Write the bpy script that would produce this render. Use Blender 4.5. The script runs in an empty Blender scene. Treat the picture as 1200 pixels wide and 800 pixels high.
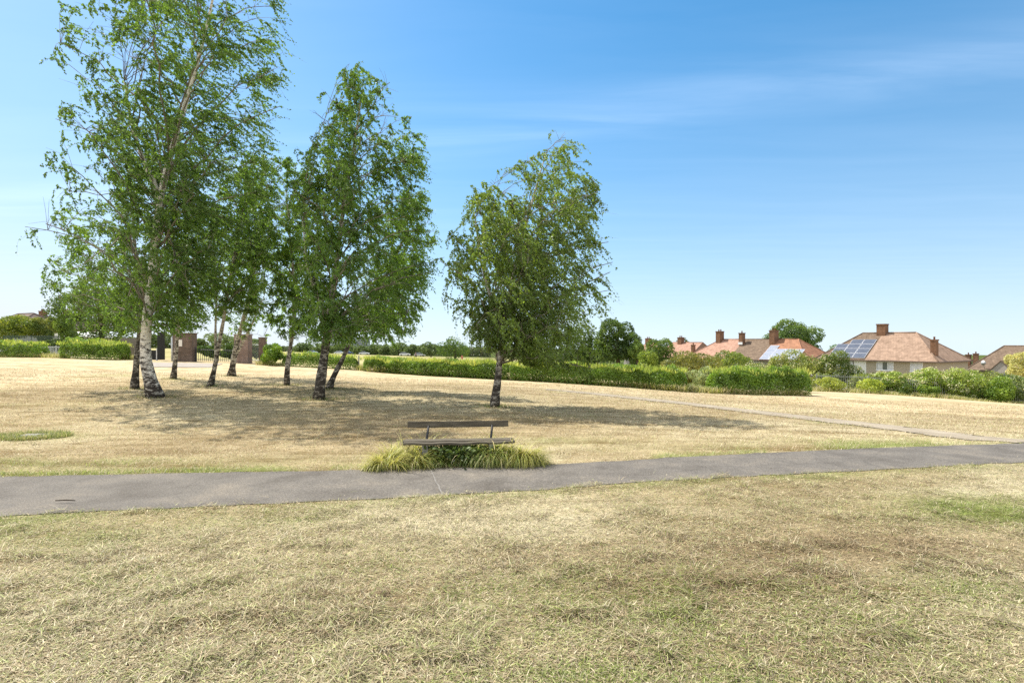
import bpy, math, random
import numpy as np
random.seed(7)
rng = np.random.default_rng(11)
SC = bpy.context.scene
COL = SC.collection
F, H = 667.0, 2.0            # focal length in photo pixels, eye height
PI = math.pi
SUN = np.array([-0.54, 0.45, 1.0]); SUN /= np.linalg.norm(SUN)

# ------------------------------------------------------------------ noise
def _hash(ix, iy, seed):
    h = (ix.astype(np.int64) * 374761393 + iy.astype(np.int64) * 668265263 + seed * 974634777) & 0xFFFFFFFF
    h = ((h ^ (h >> 13)) * 1274126177) & 0xFFFFFFFF
    return ((h ^ (h >> 16)) & 0xFFFF) / 65535.0
def vnoise(x, y, s, seed=0):
    x = np.asarray(x, float) / s; y = np.asarray(y, float) / s
    ix = np.floor(x); iy = np.floor(y); fx = x - ix; fy = y - iy
    fx = fx * fx * (3 - 2 * fx); fy = fy * fy * (3 - 2 * fy)
    a = _hash(ix, iy, seed); b = _hash(ix + 1, iy, seed); c = _hash(ix, iy + 1, seed); d = _hash(ix + 1, iy + 1, seed)
    return (a * (1 - fx) + b * fx) * (1 - fy) + (c * (1 - fx) + d * fx) * fy
def fbm(x, y, s, seed=0, oct=4):
    t = 0; a = 1; n = 0
    for k in range(oct):
        t = t + a * vnoise(x, y, s / 2 ** k, seed + 17 * k); n += a; a *= .5
    return t / n
def sstep(a, b, x):
    t = np.clip((np.asarray(x, float) - a) / (b - a), 0, 1); return t * t * (3 - 2 * t)

# ------------------------------------------------------------------ terrain
def zpx(py, d): return H - (py - 400) / F * d
cp = []
for x, y in [(0, 0), (-9, 2), (9, 2), (-20, 0), (20, 0), (0, -20), (-30, -30), (30, -30), (-6, 8), (6, 8), (0, 5), (-9, 13), (0, 14), (8, 12)]:
    cp.append((x, y, 0.0))
def cpp(px, py, d): cp.append(((px - 600) / F * d, d, zpx(py, d)))
for a in [(178, 466, 20.2), (375, 468, 19.6), (580, 475, 17.8), (160, 455, 23.5), (205, 444, 29), (248, 453, 25), (270, 440, 32), (336, 451, 26), (388, 454, 24),
          (216, 423, 48), (110, 420, 48), (0, 418, 52), (320, 428, 46), (418, 431, 45), (430, 436, 44), (500, 440, 41), (600, 445, 38), (700, 450, 36.5), (805, 458, 35),
          (830, 461, 35.5), (945, 462, 37.5), (986, 458, 56), (1050, 464, 56), (1104, 467, 56), (1200, 477, 54), (1200, 515, 12.4), (1200, 495, 20.5), (1000, 480, 25), (800, 470, 25),
          (420, 421, 95), (420, 416.5, 160), (540, 420, 200), (480, 417, 240), (450, 416.5, 260), (230, 410, 100), (230, 408, 160)]:
    cpp(*a)
for px, d, z in [(1050, 76, -5.6), (1150, 88, -7.2), (930, 98, -6.3), (870, 100, -6.2), (800, 115, -5.6), (745, 125, -5.2), (700, 60, -1.9), (820, 60, -2.9), (900, 60, -3.2),
                 (40, 105, 0.2), (-60, 60, 0.5), (90, 80, 0.3), (300, 300, -5), (100, 300, -3), (600, 300, -6.5), (800, 250, -10), (1000, 250, -13), (1200, 220, -14), (1500, 120, -11), (1500, 50, -4.5),
                 (0, 800, -8), (600, 900, -9), (1200, 800, -34), (900, 900, -32)]:
    cp.append(((px - 600) / F * d, d, z))
for x, y, z in [(-100, 0, 0), (100, 0, -3.5), (0, -120, 0), (-300, 0, 0), (300, 0, -12), (0, -900, 0), (-900, 0, -3), (900, 0, -25), (2600, 2600, -70), (-2600, 2600, -25), (0, 2600, -30), (2600, -2600, -40), (-2600, -2600, 0)]:
    cp.append((x, y, z))
cp = np.array(cp)
_c = 7.0
def _phi(r2): return np.sqrt(r2 + _c * _c)
_N = len(cp)
_A = np.zeros((_N + 3, _N + 3))
_A[:_N, :_N] = _phi(((cp[:, None, :2] - cp[None, :, :2]) ** 2).sum(-1)) - np.eye(_N) * 1.2
_A[:_N, _N] = 1; _A[:_N, _N + 1:] = cp[:, :2]
_A[_N, :_N] = 1; _A[_N + 1:, :_N] = cp[:, :2].T
_w = np.linalg.solve(_A, np.concatenate([cp[:, 2], np.zeros(3)]))
def terr(x, y):
    x = np.asarray(x, float); y = np.asarray(y, float); sh = x.shape
    x = x.ravel(); y = y.ravel(); out = np.empty(len(x))
    for i in range(0, len(x), 20000):
        xs = x[i:i + 20000]; ys = y[i:i + 20000]
        r2 = (xs[:, None] - cp[None, :, 0]) ** 2 + (ys[:, None] - cp[None, :, 1]) ** 2
        out[i:i + 20000] = _phi(r2) @ _w[:_N] + _w[_N] + _w[_N + 1] * xs + _w[_N + 2] * ys
    return out.reshape(sh)
def tz(x, y): return float(terr(np.array([x]), np.array([y]))[0])
_ds = np.concatenate([np.arange(2.5, 40, .05), np.arange(40, 400, .5)])
def G(px, py):
    """ground point seen at a photo pixel"""
    x = (px - 600) / F * _ds; z = H - (py - 400) / F * _ds
    i = np.argmax(z < terr(x, _ds))
    d = _ds[i]; return np.array([x[i], d, tz(x[i], d)])
def GX(px, d):
    x = (px - 600) / F * d; return np.array([x, d, tz(x, d)])

# ------------------------------------------------------------------ objects
def tag(o, label=None, cat=None, group=None, kind=None):
    if label: o['label'] = label
    if cat: o['category'] = cat
    if group: o['group'] = group
    if kind: o['kind'] = kind
    return o
def link(name, me, mat=None, parent=None):
    o = bpy.data.objects.new(name, me); COL.objects.link(o)
    if mat is not None:
        for m in (mat if isinstance(mat, (list, tuple)) else [mat]): me.materials.append(m)
    if parent is not None: o.parent = parent
    return o
def thing(name, label, cat, loc, rz=0, group=None):
    o = bpy.data.objects.new(name, None); COL.objects.link(o)
    o.location = [float(v) for v in loc]; o.rotation_euler = (0, 0, rz); o.empty_display_size = .2
    return tag(o, label, cat, group)
def np_mesh(name, V, faces_list, colors=None, smooth=False):
    """faces_list: list of int arrays (M,k)"""
    me = bpy.data.meshes.new(name)
    V = np.ascontiguousarray(V, np.float32)
    me.vertices.add(len(V)); me.vertices.foreach_set('co', V.ravel())
    idx = np.concatenate([f.ravel() for f in faces_list]).astype(np.int32)
    tot = np.concatenate([np.full(len(f), f.shape[1], np.int32) for f in faces_list])
    st = np.concatenate([[0], np.cumsum(tot)[:-1]]).astype(np.int32)
    me.loops.add(len(idx)); me.loops.foreach_set('vertex_index', idx)
    me.polygons.add(len(tot)); me.polygons.foreach_set('loop_start', st); me.polygons.foreach_set('loop_total', tot)
    if smooth: me.polygons.foreach_set('use_smooth', np.ones(len(tot), bool))
    me.update(calc_edges=True)
    if colors is not None:
        a = me.color_attributes.new('Col', 'FLOAT_COLOR', 'POINT')
        c = np.ones((len(V), 4), np.float32); c[:, :3] = colors
        a.data.foreach_set('color', c.ravel())
    return me
class MB:
    def __init__(s): s.v = []; s.f = []; s.sm = []
    def add(s, vs, fs, sm=False):
        n = len(s.v); s.v += [tuple(float(c) for c in v) for v in vs]; s.f += [tuple(i + n for i in f) for f in fs]; s.sm += [sm] * len(fs)
    def box(s, c, size, rz=0, rx=0):
        hx, hy, hz = [k / 2 for k in size]; vs = []
        for dz in (-hz, hz):
            for dx, dy in ((-hx, -hy), (hx, -hy), (hx, hy), (-hx, hy)):
                y, z = dy * math.cos(rx) - dz * math.sin(rx), dy * math.sin(rx) + dz * math.cos(rx)
                x, y = dx * math.cos(rz) - y * math.sin(rz), dx * math.sin(rz) + y * math.cos(rz)
                vs.append((c[0] + x, c[1] + y, c[2] + z))
        s.add(vs, [(0, 3, 2, 1), (4, 5, 6, 7), (0, 1, 5, 4), (1, 2, 6, 5), (2, 3, 7, 6), (3, 0, 4, 7)])
    def b2(s, lo, hi): s.box([(a + b) / 2 for a, b in zip(lo, hi)], [b - a for a, b in zip(lo, hi)])
    def tube(s, P, R, n=6, cap=True):
        P = np.array(P, float); m = len(P); vs = []
        for i in range(m):
            t = P[min(i + 1, m - 1)] - P[max(i - 1, 0)]; t /= (np.linalg.norm(t) + 1e-9)
            a = np.cross(t, (0, 1, 0) if abs(t[1]) < .9 else (1, 0, 0)); a /= np.linalg.norm(a); b = np.cross(t, a)
            for k in range(n):
                th = 2 * PI * k / n; vs.append(P[i] + R[i] * (a * math.cos(th) + b * math.sin(th)))
        fs = [(i * n + k, i * n + (k + 1) % n, (i + 1) * n + (k + 1) % n, (i + 1) * n + k) for i in range(m - 1) for k in range(n)]
        if cap: fs += [tuple(range(n))[::-1], tuple((m - 1) * n + k for k in range(n))]
        s.add(vs, fs, True)
    def build(s, name, mat, parent=None, bevel=0):
        me = bpy.data.meshes.new(name); me.from_pydata(s.v, [], s.f); me.update()
        me.polygons.foreach_set('use_smooth', s.sm)
        o = link(name, me, mat, parent)
        if bevel:
            b = o.modifiers.new('bevel', 'BEVEL'); b.width = bevel; b.segments = 2; b.limit_method = 'ANGLE'
        return o

# ------------------------------------------------------------------ materials
def newmat(name):
    m = bpy.data.materials.new(name); m.use_nodes = True
    nt = m.node_tree; nt.nodes.clear()
    return m, nt, nt.nodes, nt.links
def N(nt, t, **kw):
    n = nt.nodes.new(t)
    for k, v in kw.items():
        if k in n.inputs: n.inputs[k].default_value = v
        else: setattr(n, k, v)
    return n
def ramp(nt, stops):
    r = nt.nodes.new('ShaderNodeValToRGB'); e = r.color_ramp.elements
    while len(e) > 1: e.remove(e[-1])
    e[0].position = stops[0][0]; e[0].color = (*stops[0][1], 1)
    for p, c in stops[1:]:
        x = e.new(p); x.color = (*c, 1)
    return r
def simple(name, stops, scale=6.0, rough=.8, bump=.0, bscale=None, metal=0, stretch=(1, 1, 1), detail=5, spec=.3):
    m, nt, ns, lk = newmat(name)
    tc = N(nt, 'ShaderNodeTexCoord'); mp = N(nt, 'ShaderNodeMapping'); mp.inputs['Scale'].default_value = stretch
    lk.new(tc.outputs['Object'], mp.inputs['Vector'])
    nz = N(nt, 'ShaderNodeTexNoise', Scale=scale, Detail=detail, Roughness=.65); lk.new(mp.outputs[0], nz.inputs['Vector'])
    r = ramp(nt, stops); lk.new(nz.outputs['Fac'], r.inputs['Fac'])
    p = N(nt, 'ShaderNodeBsdfPrincipled', Roughness=rough, Metallic=metal); p.inputs['Specular IOR Level'].default_value = spec
    lk.new(r.outputs['Color'], p.inputs['Base Color'])
    if bump:
        n2 = N(nt, 'ShaderNodeTexNoise', Scale=bscale or scale * 3, Detail=4); lk.new(mp.outputs[0], n2.inputs['Vector'])
        b = N(nt, 'ShaderNodeBump', Strength=bump, Distance=.02); lk.new(n2.outputs['Fac'], b.inputs['Height']); lk.new(b.outputs[0], p.inputs['Normal'])
    o = N(nt, 'ShaderNodeOutputMaterial'); lk.new(p.outputs[0], o.inputs['Surface'])
    return m
def foliage(name, trans=.4, gloss=.05):
    m, nt, ns, lk = newmat(name)
    a = N(nt, 'ShaderNodeVertexColor'); a.layer_name = 'Col'
    d = N(nt, 'ShaderNodeBsdfDiffuse'); t = N(nt, 'ShaderNodeBsdfTranslucent'); g = N(nt, 'ShaderNodeBsdfGlossy', Roughness=.45)
    hs = N(nt, 'ShaderNodeHueSaturation', Saturation=1.1, Value=1.35); hs.inputs['Hue'].default_value = .485
    lk.new(a.outputs['Color'], d.inputs['Color']); lk.new(a.outputs['Color'], hs.inputs['Color']); lk.new(hs.outputs[0], t.inputs['Color'])
    m1 = N(nt, 'ShaderNodeMixShader', Fac=trans); lk.new(d.outputs[0], m1.inputs[1]); lk.new(t.outputs[0], m1.inputs[2])
    m2 = N(nt, 'ShaderNodeMixShader', Fac=gloss); lk.new(m1.outputs[0], m2.inputs[1]); lk.new(g.outputs[0], m2.inputs[2])
    o = N(nt, 'ShaderNodeOutputMaterial'); lk.new(m2.outputs[0], o.inputs['Surface'])
    return m
M = {}
M['leaf'] = foliage('leaf', .52, .04)
M['hedge_leaf'] = foliage('hedge_leaf', .42, .03)
M['grass'] = foliage('grass_blade', .45, .03)
M['hay'] = foliage('dry_grass_blade', .18, .02)

def mat_ground():
    m, nt, ns, lk = newmat('dry_ground')
    a = N(nt, 'ShaderNodeVertexColor'); a.layer_name = 'Col'
    tc = N(nt, 'ShaderNodeTexCoord')
    n1 = N(nt, 'ShaderNodeTexNoise', Scale=14, Detail=8, Roughness=.75); lk.new(tc.outputs['Object'], n1.inputs['Vector'])
    n2 = N(nt, 'ShaderNodeTexNoise', Scale=1.6, Detail=7, Roughness=.7); lk.new(tc.outputs['Object'], n2.inputs['Vector'])
    mp = N(nt, 'ShaderNodeMapping'); mp.inputs['Scale'].default_value = (.25, 1.4, 1); mp.inputs['Rotation'].default_value = (0, 0, .12)
    lk.new(tc.outputs['Object'], mp.inputs['Vector'])
    n3 = N(nt, 'ShaderNodeTexNoise', Scale=1.3, Detail=6, Roughness=.65); lk.new(mp.outputs[0], n3.inputs['Vector'])
    r1 = ramp(nt, [(.3, (.55, .52, .45)), (.5, (1, 1, 1)), (.72, (1.35, 1.3, 1.2))]); lk.new(n1.outputs['Fac'], r1.inputs['Fac'])
    r2 = ramp(nt, [(.33, (.72, .68, .6)), (.55, (1.05, 1.05, 1.05)), (.7, (1.2, 1.22, 1.2))]); lk.new(n2.outputs['Fac'], r2.inputs['Fac'])
    r3 = ramp(nt, [(.33, (.62, .56, .46)), (.5, (1.0, 1.0, 1.0)), (.68, (1.22, 1.22, 1.2))]); lk.new(n3.outputs['Fac'], r3.inputs['Fac'])
    x = a.outputs['Color']
    for r in (r1, r2, r3):
        mx = N(nt, 'ShaderNodeMix', data_type='RGBA', blend_type='MULTIPLY'); mx.inputs[0].default_value = 1
        lk.new(x, mx.inputs[6]); lk.new(r.outputs['Color'], mx.inputs[7]); x = mx.outputs[2]
    p = N(nt, 'ShaderNodeBsdfPrincipled', Roughness=1); p.inputs['Specular IOR Level'].default_value = 0
    lk.new(x, p.inputs['Base Color'])
    nb = N(nt, 'ShaderNodeTexNoise', Scale=30, Detail=6, Roughness=.8); lk.new(tc.outputs['Object'], nb.inputs['Vector'])
    b = N(nt, 'ShaderNodeBump', Strength=.8, Distance=.03); lk.new(nb.outputs['Fac'], b.inputs['Height'])
    b2 = N(nt, 'ShaderNodeBump', Strength=.6, Distance=.12); lk.new(n2.outputs['Fac'], b2.inputs['Height']); lk.new(b.outputs[0], b2.inputs['Normal'])
    lk.new(b2.outputs[0], p.inputs['Normal'])
    o = N(nt, 'ShaderNodeOutputMaterial'); lk.new(p.outputs[0], o.inputs['Surface'])
    return m
M['ground'] = mat_ground()
def mat_path():
    m, nt, ns, lk = newmat('asphalt')
    tc = N(nt, 'ShaderNodeTexCoord')
    n1 = N(nt, 'ShaderNodeTexNoise', Scale=48, Detail=6, Roughness=.85); lk.new(tc.outputs['Object'], n1.inputs['Vector'])
    n2 = N(nt, 'ShaderNodeTexNoise', Scale=1.1, Detail=8, Roughness=.65); lk.new(tc.outputs['Object'], n2.inputs['Vector'])
    v = N(nt, 'ShaderNodeTexVoronoi', Scale=120); lk.new(tc.outputs['Object'], v.inputs['Vector'])
    r1 = ramp(nt, [(.3, (.045, .040, .034)), (.5, (.132, .118, .101)), (.64, (.225, .202, .172)), (.78, (.50, .46, .40))]); lk.new(n1.outputs['Fac'], r1.inputs['Fac'])
    r2 = ramp(nt, [(.30, (.66, .64, .62)), (.5, (1, 1, 1)), (.70, (1.38, 1.33, 1.24))]); lk.new(n2.outputs['Fac'], r2.inputs['Fac'])
    mx = N(nt, 'ShaderNodeMix', data_type='RGBA', blend_type='MULTIPLY'); mx.inputs[0].default_value = 1
    lk.new(r1.outputs[0], mx.inputs[6]); lk.new(r2.outputs[0], mx.inputs[7])
    # hairline cracks
    nd = N(nt, 'ShaderNodeTexNoise', Scale=2.0, Detail=3); lk.new(tc.outputs['Object'], nd.inputs['Vector'])
    ad = N(nt, 'ShaderNodeMix', data_type='VECTOR'); ad.inputs[0].default_value = .12; lk.new(tc.outputs['Object'], ad.inputs[4]); lk.new(nd.outputs['Color'], ad.inputs[5])
    vc = N(nt, 'ShaderNodeTexVoronoi', Scale=.42, feature='DISTANCE_TO_EDGE'); lk.new(ad.outputs[1], vc.inputs['Vector'])
    rc = ramp(nt, [(.0, (.5, .5, .5)), (.008, (1, 1, 1))]); lk.new(vc.outputs['Distance'], rc.inputs['Fac'])
    mx2 = N(nt, 'ShaderNodeMix', data_type='RGBA', blend_type='MULTIPLY'); mx2.inputs[0].default_value = .3
    lk.new(mx.outputs[2], mx2.inputs[6]); lk.new(rc.outputs[0], mx2.inputs[7])
    p = N(nt, 'ShaderNodeBsdfPrincipled', Roughness=.9); p.inputs['Specular IOR Level'].default_value = .25
    lk.new(mx2.outputs[2], p.inputs['Base Color'])
    b = N(nt, 'ShaderNodeBump', Strength=.5, Distance=.006); lk.new(n1.outputs['Fac'], b.inputs['Height']); lk.new(b.outputs[0], p.inputs['Normal'])
    o = N(nt, 'ShaderNodeOutputMaterial'); lk.new(p.outputs[0], o.inputs['Surface'])
    return m
M['path'] = mat_path()
M['dust_path'] = simple('dusty_worn_path', [(.3, (.23, .19, .135)), (.55, (.31, .26, .19)), (.75, (.39, .335, .25))], 1.4, .95, .3, 40, detail=8)
def mat_bark(name, white, dark, lo, hi, bandy=1.0):
    m, nt, ns, lk = newmat(name)
    tc = N(nt, 'ShaderNodeTexCoord')
    sx = N(nt, 'ShaderNodeSeparateXYZ'); lk.new(tc.outputs['Object'], sx.inputs[0])
    mr = N(nt, 'ShaderNodeMapRange'); mr.inputs['From Min'].default_value = lo; mr.inputs['From Max'].default_value = hi
    mr.inputs['To Min'].default_value = .15; mr.inputs['To Max'].default_value = -.13; lk.new(sx.outputs['Z'], mr.inputs['Value'])
    mp = N(nt, 'ShaderNodeMapping'); mp.inputs['Scale'].default_value = (1, 1, 1.9 * bandy); lk.new(tc.outputs['Object'], mp.inputs['Vector'])
    n1 = N(nt, 'ShaderNodeTexNoise', Scale=5.0, Detail=5, Roughness=.7); lk.new(mp.outputs[0], n1.inputs['Vector'])
    ad = N(nt, 'ShaderNodeMath', operation='ADD'); lk.new(n1.outputs['Fac'], ad.inputs[0]); lk.new(mr.outputs[0], ad.inputs[1])
    r = ramp(nt, [(.5, white), (.57, tuple(.5 * a + .5 * b for a, b in zip(white, dark))), (.64, dark)]); lk.new(ad.outputs[0], r.inputs['Fac'])
    mp2 = N(nt, 'ShaderNodeMapping'); mp2.inputs['Scale'].default_value = (2.5, 2.5, 16); lk.new(tc.outputs['Object'], mp2.inputs['Vector'])
    n2 = N(nt, 'ShaderNodeTexNoise', Scale=1.6, Detail=4); lk.new(mp2.outputs[0], n2.inputs['Vector'])
    r2 = ramp(nt, [(.34, (.3, .27, .24)), (.44, (1, 1, 1))]); lk.new(n2.outputs['Fac'], r2.inputs['Fac'])
    mx = N(nt, 'ShaderNodeMix', data_type='RGBA', blend_type='MULTIPLY'); mx.inputs[0].default_value = .8
    lk.new(r.outputs[0], mx.inputs[6]); lk.new(r2.outputs[0], mx.inputs[7])
    p = N(nt, 'ShaderNodeBsdfPrincipled', Roughness=.85); p.inputs['Specular IOR Level'].default_value = .2
    lk.new(mx.outputs[2], p.inputs['Base Color'])
    b = N(nt, 'ShaderNodeBump', Strength=.9, Distance=.03); lk.new(ad.outputs[0], b.inputs['Height']); b.invert = True; lk.new(b.outputs[0], p.inputs['Normal'])
    o = N(nt, 'ShaderNodeOutputMaterial'); lk.new(p.outputs[0], o.inputs['Surface'])
    return m
M['birch_white'] = mat_bark('white_birch_bark', (.80, .75, .66), (.06, .05, .042), .2, 3.4)
M['birch_grey'] = mat_bark('grey_birch_bark', (.58, .53, .45), (.06, .05, .04), .5, 4.2)
M['birch_dark'] = mat_bark('dark_birch_bark', (.46, .42, .35), (.055, .047, .038), .9, 5.5)
M['twig'] = simple('twig_bark', [(.3, (.10, .075, .05)), (.7, (.2, .16, .12))], 12, .9)
M['limb'] = simple('limb_bark', [(.3, (.10, .085, .065)), (.55, (.25, .22, .17)), (.75, (.40, .36, .30))], 7, .85)
M['brown_bark'] = simple('brown_bark', [(.3, (.05, .04, .03)), (.7, (.14, .11, .08))], 8, .95, .5)

def mat_brick(name, c1, c2, mortar, scale=1.0, bw=.225, bh=.075, axis='XZ'):
    m, nt, ns, lk = newmat(name)
    tc = N(nt, 'ShaderNodeTexCoord'); s = N(nt, 'ShaderNodeSeparateXYZ'); lk.new(tc.outputs['Object'], s.inputs[0])
    ad = N(nt, 'ShaderNodeMath', operation='ADD'); lk.new(s.outputs['X'], ad.inputs[0]); lk.new(s.outputs['Y'], ad.inputs[1])
    c = N(nt, 'ShaderNodeCombineXYZ'); lk.new(ad.outputs[0], c.inputs['X']); lk.new(s.outputs['Z'], c.inputs['Y'])
    b = N(nt, 'ShaderNodeTexBrick', Scale=scale); b.inputs['Color1'].default_value = (*c1, 1); b.inputs['Color2'].default_value = (*c2, 1); b.inputs['Mortar'].default_value = (*mortar, 1)
    b.inputs['Brick Width'].default_value = bw; b.inputs['Row Height'].default_value = bh; b.inputs['Mortar Size'].default_value = .008
    lk.new(c.outputs[0], b.inputs['Vector'])
    n1 = N(nt, 'ShaderNodeTexNoise', Scale=1.8, Detail=6, Roughness=.7); lk.new(tc.outputs['Object'], n1.inputs['Vector'])
    r = ramp(nt, [(.3, (.6, .58, .55)), (.6, (1.1, 1.1, 1.1)), (.75, (1.25, 1.2, 1.05))]); lk.new(n1.outputs['Fac'], r.inputs['Fac'])
    mx = N(nt, 'ShaderNodeMix', data_type='RGBA', blend_type='MULTIPLY'); mx.inputs[0].default_value = 1
    lk.new(b.outputs['Color'], mx.inputs[6]); lk.new(r.outputs[0], mx.inputs[7])
    p = N(nt, 'ShaderNodeBsdfPrincipled', Roughness=.9); p.inputs['Specular IOR Level'].default_value = .2; lk.new(mx.outputs[2], p.inputs['Base Color'])
    bp = N(nt, 'ShaderNodeBump', Strength=.6, Distance=.01); lk.new(b.outputs['Fac'], bp.inputs['Height']); bp.invert = True; lk.new(bp.outputs[0], p.inputs['Normal'])
    o = N(nt, 'ShaderNodeOutputMaterial'); lk.new(p.outputs[0], o.inputs['Surface'])
    return m
M['brick'] = mat_brick('brown_brick', (.165, .108, .078), (.11, .075, .056), (.22, .19, .16))
M['brick_pink'] = mat_brick('pink_brick', (.27, .175, .135), (.21, .138, .108), (.33, .29, .26))
M['chimney'] = mat_brick('chimney_brick', (.25, .12, .06), (.17, .085, .045), (.2, .16, .13))
M['tile_pink'] = mat_brick('pink_roof_tile', (.40, .24, .175), (.355, .21, .15), (.26, .15, .11), 1, .33, .2)
M['tile_orange'] = mat_brick('orange_roof_tile', (.36, .18, .105), (.30, .15, .09), (.2, .1, .06), 1, .33, .2)
M['tile_brown'] = mat_brick('brown_roof_tile', (.2, .145, .1), (.155, .11, .078), (.1, .07, .05), 1, .33, .2)
M['tile_tan'] = mat_brick('tan_roof_tile', (.335, .23, .165), (.295, .2, .142), (.21, .14, .1), 1, .33, .2)
M['tile_grey'] = mat_brick('grey_roof_tile', (.2, .15, .13), (.16, .12, .1), (.11, .08, .07), 1, .33, .2)
M['render_white'] = simple('white_render', [(.3, (.72, .70, .66)), (.7, (.82, .80, .76))], 3, .9, .2, 60)
M['render_beige'] = simple('beige_pebbledash', [(.3, (.34, .29, .215)), (.7, (.43, .37, .28))], 9, .95, .4, 70)
M['render_grey'] = simple('grey_pebbledash', [(.3, (.34, .30, .26)), (.7, (.43, .385, .33))], 9, .95, .4, 70)
M['upvc'] = simple('white_plastic', [(.3, (.74, .74, .73)), (.7, (.8, .8, .79))], 3, .4)
M['dark_frame'] = simple('dark_frame', [(.3, (.03, .025, .022)), (.7, (.05, .042, .036))], 4, .4)
M['gutter'] = simple('brown_gutter', [(.3, (.10, .075, .06)), (.7, (.14, .1, .08))], 4, .5)
M['glass'] = simple('window_glass', [(.3, (.05, .06, .07)), (.7, (.12, .14, .15))], 1.2, .08, spec=.8)
M['curtain'] = simple('net_curtain', [(.3, (.45, .45, .46)), (.7, (.7, .7, .7))], 2.5, .9)
M['solar'] = simple('solar_cell', [(.3, (.055, .065, .09)), (.7, (.085, .10, .135))], 2.0, .32, spec=.5)
M['solar_sky_sheen'] = simple('solar_cell_sky_reflection', [(.3, (.24, .26, .30)), (.7, (.32, .34, .39))], 2.0, .12, spec=1.0)  # sky reflection put into the pale base colour, besides the gloss
M['alu'] = simple('aluminium_rail', [(.3, (.62, .63, .65)), (.7, (.72, .72, .74))], 4, .4, metal=.2)
M['pot'] = simple('clay_pot', [(.3, (.2, .1, .06)), (.7, (.3, .15, .09))], 8, .85)
M['galv'] = simple('galvanised_steel', [(.3, (.42, .43, .42)), (.7, (.6, .61, .6))], 6, .5, metal=.3)
M['dull_galv'] = simple('weathered_steel', [(.3, (.22, .23, .21)), (.7, (.34, .35, .33))], 6, .6, metal=.2)
M['iron'] = simple('black_painted_iron', [(.3, (.02, .02, .022)), (.7, (.04, .04, .042))], 8, .5)
M['green_mesh'] = simple('dark_green_metal', [(.3, (.03, .055, .04)), (.7, (.05, .085, .06))], 5, .6)
M['old_wood'] = simple('weathered_bench_wood', [(.25, (.05, .043, .03)), (.5, (.105, .088, .062)), (.75, (.2, .172, .125))], 5, .85, .6, 22, stretch=(.6, 7, 7))
M['board'] = simple('grey_fence_board', [(.3, (.14, .12, .09)), (.7, (.26, .23, .18))], 5, .9, .4, 20, stretch=(6, 6, .6))
M['black_wood'] = simple('black_gate_board', [(.3, (.014, .015, .014)), (.7, (.035, .036, .034))], 5, .8, .3, stretch=(6, 6, .6))
M['sign'] = simple('white_notice_board', [(.3, (.66, .62, .56)), (.7, (.74, .70, .63))], 3, .6)
M['concrete'] = simple('concrete', [(.3, (.18, .17, .15)), (.55, (.27, .26, .235)), (.8, (.38, .36, .33))], 7, .9, .4, 40)
M['concrete_dirt'] = simple('dusty_hardstanding', [(.3, (.26, .225, .185)), (.7, (.37, .325, .275))], 2, .95, .3, 30)
M['shed_white'] = simple('white_shed_sheet', [(.3, (.6, .6, .58)), (.7, (.75, .75, .73))], 3, .7)
M['tower'] = simple('tower_cladding', [(.3, (.42, .42, .43)), (.7, (.5, .5, .5))], .3, .8)
M['tower_dark'] = simple('tower_dark_cladding', [(.3, (.22, .23, .25)), (.7, (.28, .29, .31))], .3, .7)
M['skin'] = simple('skin', [(.3, (.42, .26, .19)), (.7, (.5, .32, .24))], 5, .6)
M['hair'] = simple('dark_hair', [(.3, (.02, .015, .012)), (.7, (.05, .035, .03))], 8, .7)
M['red_cloth'] = simple('red_cloth', [(.3, (.42, .05, .04)), (.7, (.55, .08, .06))], 8, .9)
M['blue_cloth'] = simple('dark_cloth', [(.3, (.03, .035, .06)), (.7, (.05, .055, .09))], 8, .9)
M['car_white'] = simple('white_car_paint', [(.3, (.74, .74, .74)), (.7, (.8, .8, .8))], 2, .25, spec=.6)
M['car_silver'] = simple('silver_car_paint', [(.3, (.42, .43, .45)), (.7, (.48, .49, .5))], 2, .25, spec=.6)
M['car_blue'] = simple('dark_blue_car_paint', [(.3, (.03, .05, .12)), (.7, (.05, .07, .15))], 2, .25, spec=.6)
M['tyre'] = simple('tyre_rubber', [(.3, (.015, .015, .015)), (.7, (.03, .03, .03))], 9, .9)

# ------------------------------------------------------------------ paths (ground coordinates)
def px_curve(pts, n=80):
    W = np.array([G(*p)[:2] for p in pts])
    t = np.concatenate([[0], np.cumsum(np.linalg.norm(np.diff(W, axis=0), axis=1))])
    tt = np.linspace(0, t[-1], n)
    # cubic-ish smoothing
    out = np.stack([np.interp(tt, t, W[:, 0]), np.interp(tt, t, W[:, 1])], 1)
    for _ in range(6):
        out[1:-1] = .25 * out[:-2] + .5 * out[1:-1] + .25 * out[2:]
    return out
near_e = px_curve([(-60, 609), (0, 604), (160, 596), (330, 589), (480, 582), (600, 576), (760, 564), (1000, 552), (1200, 541.5), (1300, 537)])
far_e = px_curve([(-60, 560), (0, 558), (160, 555), (330, 552), (440, 550), (560, 547), (640, 544.5), (800, 535), (1000, 526), (1130, 521.5), (1200, 519), (1300, 515)])
br_near = px_curve([(1300, 520), (1200, 519), (1130, 517.5), (1080, 509), (1000, 499), (900, 487), (800, 474), (700, 463), (640, 456.4)])
br_far = px_curve([(1300, 516), (1200, 515), (1130, 507.5), (1080, 501.5), (1000, 492.5), (900, 481.5), (800, 470), (700, 460), (640, 455.4)])
def ext(e, L=60):
    a = e[0] + (e[0] - e[4]) / np.linalg.norm(e[0] - e[4]) * L
    b = e[-1] + (e[-1] - e[-5]) / np.linalg.norm(e[-1] - e[-5]) * L
    return np.vstack([a + (e[0] - a) * np.linspace(0, 1, 12)[:-1, None], e, e[-1] + (b - e[-1]) * np.linspace(0, 1, 12)[1:, None]])
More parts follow.
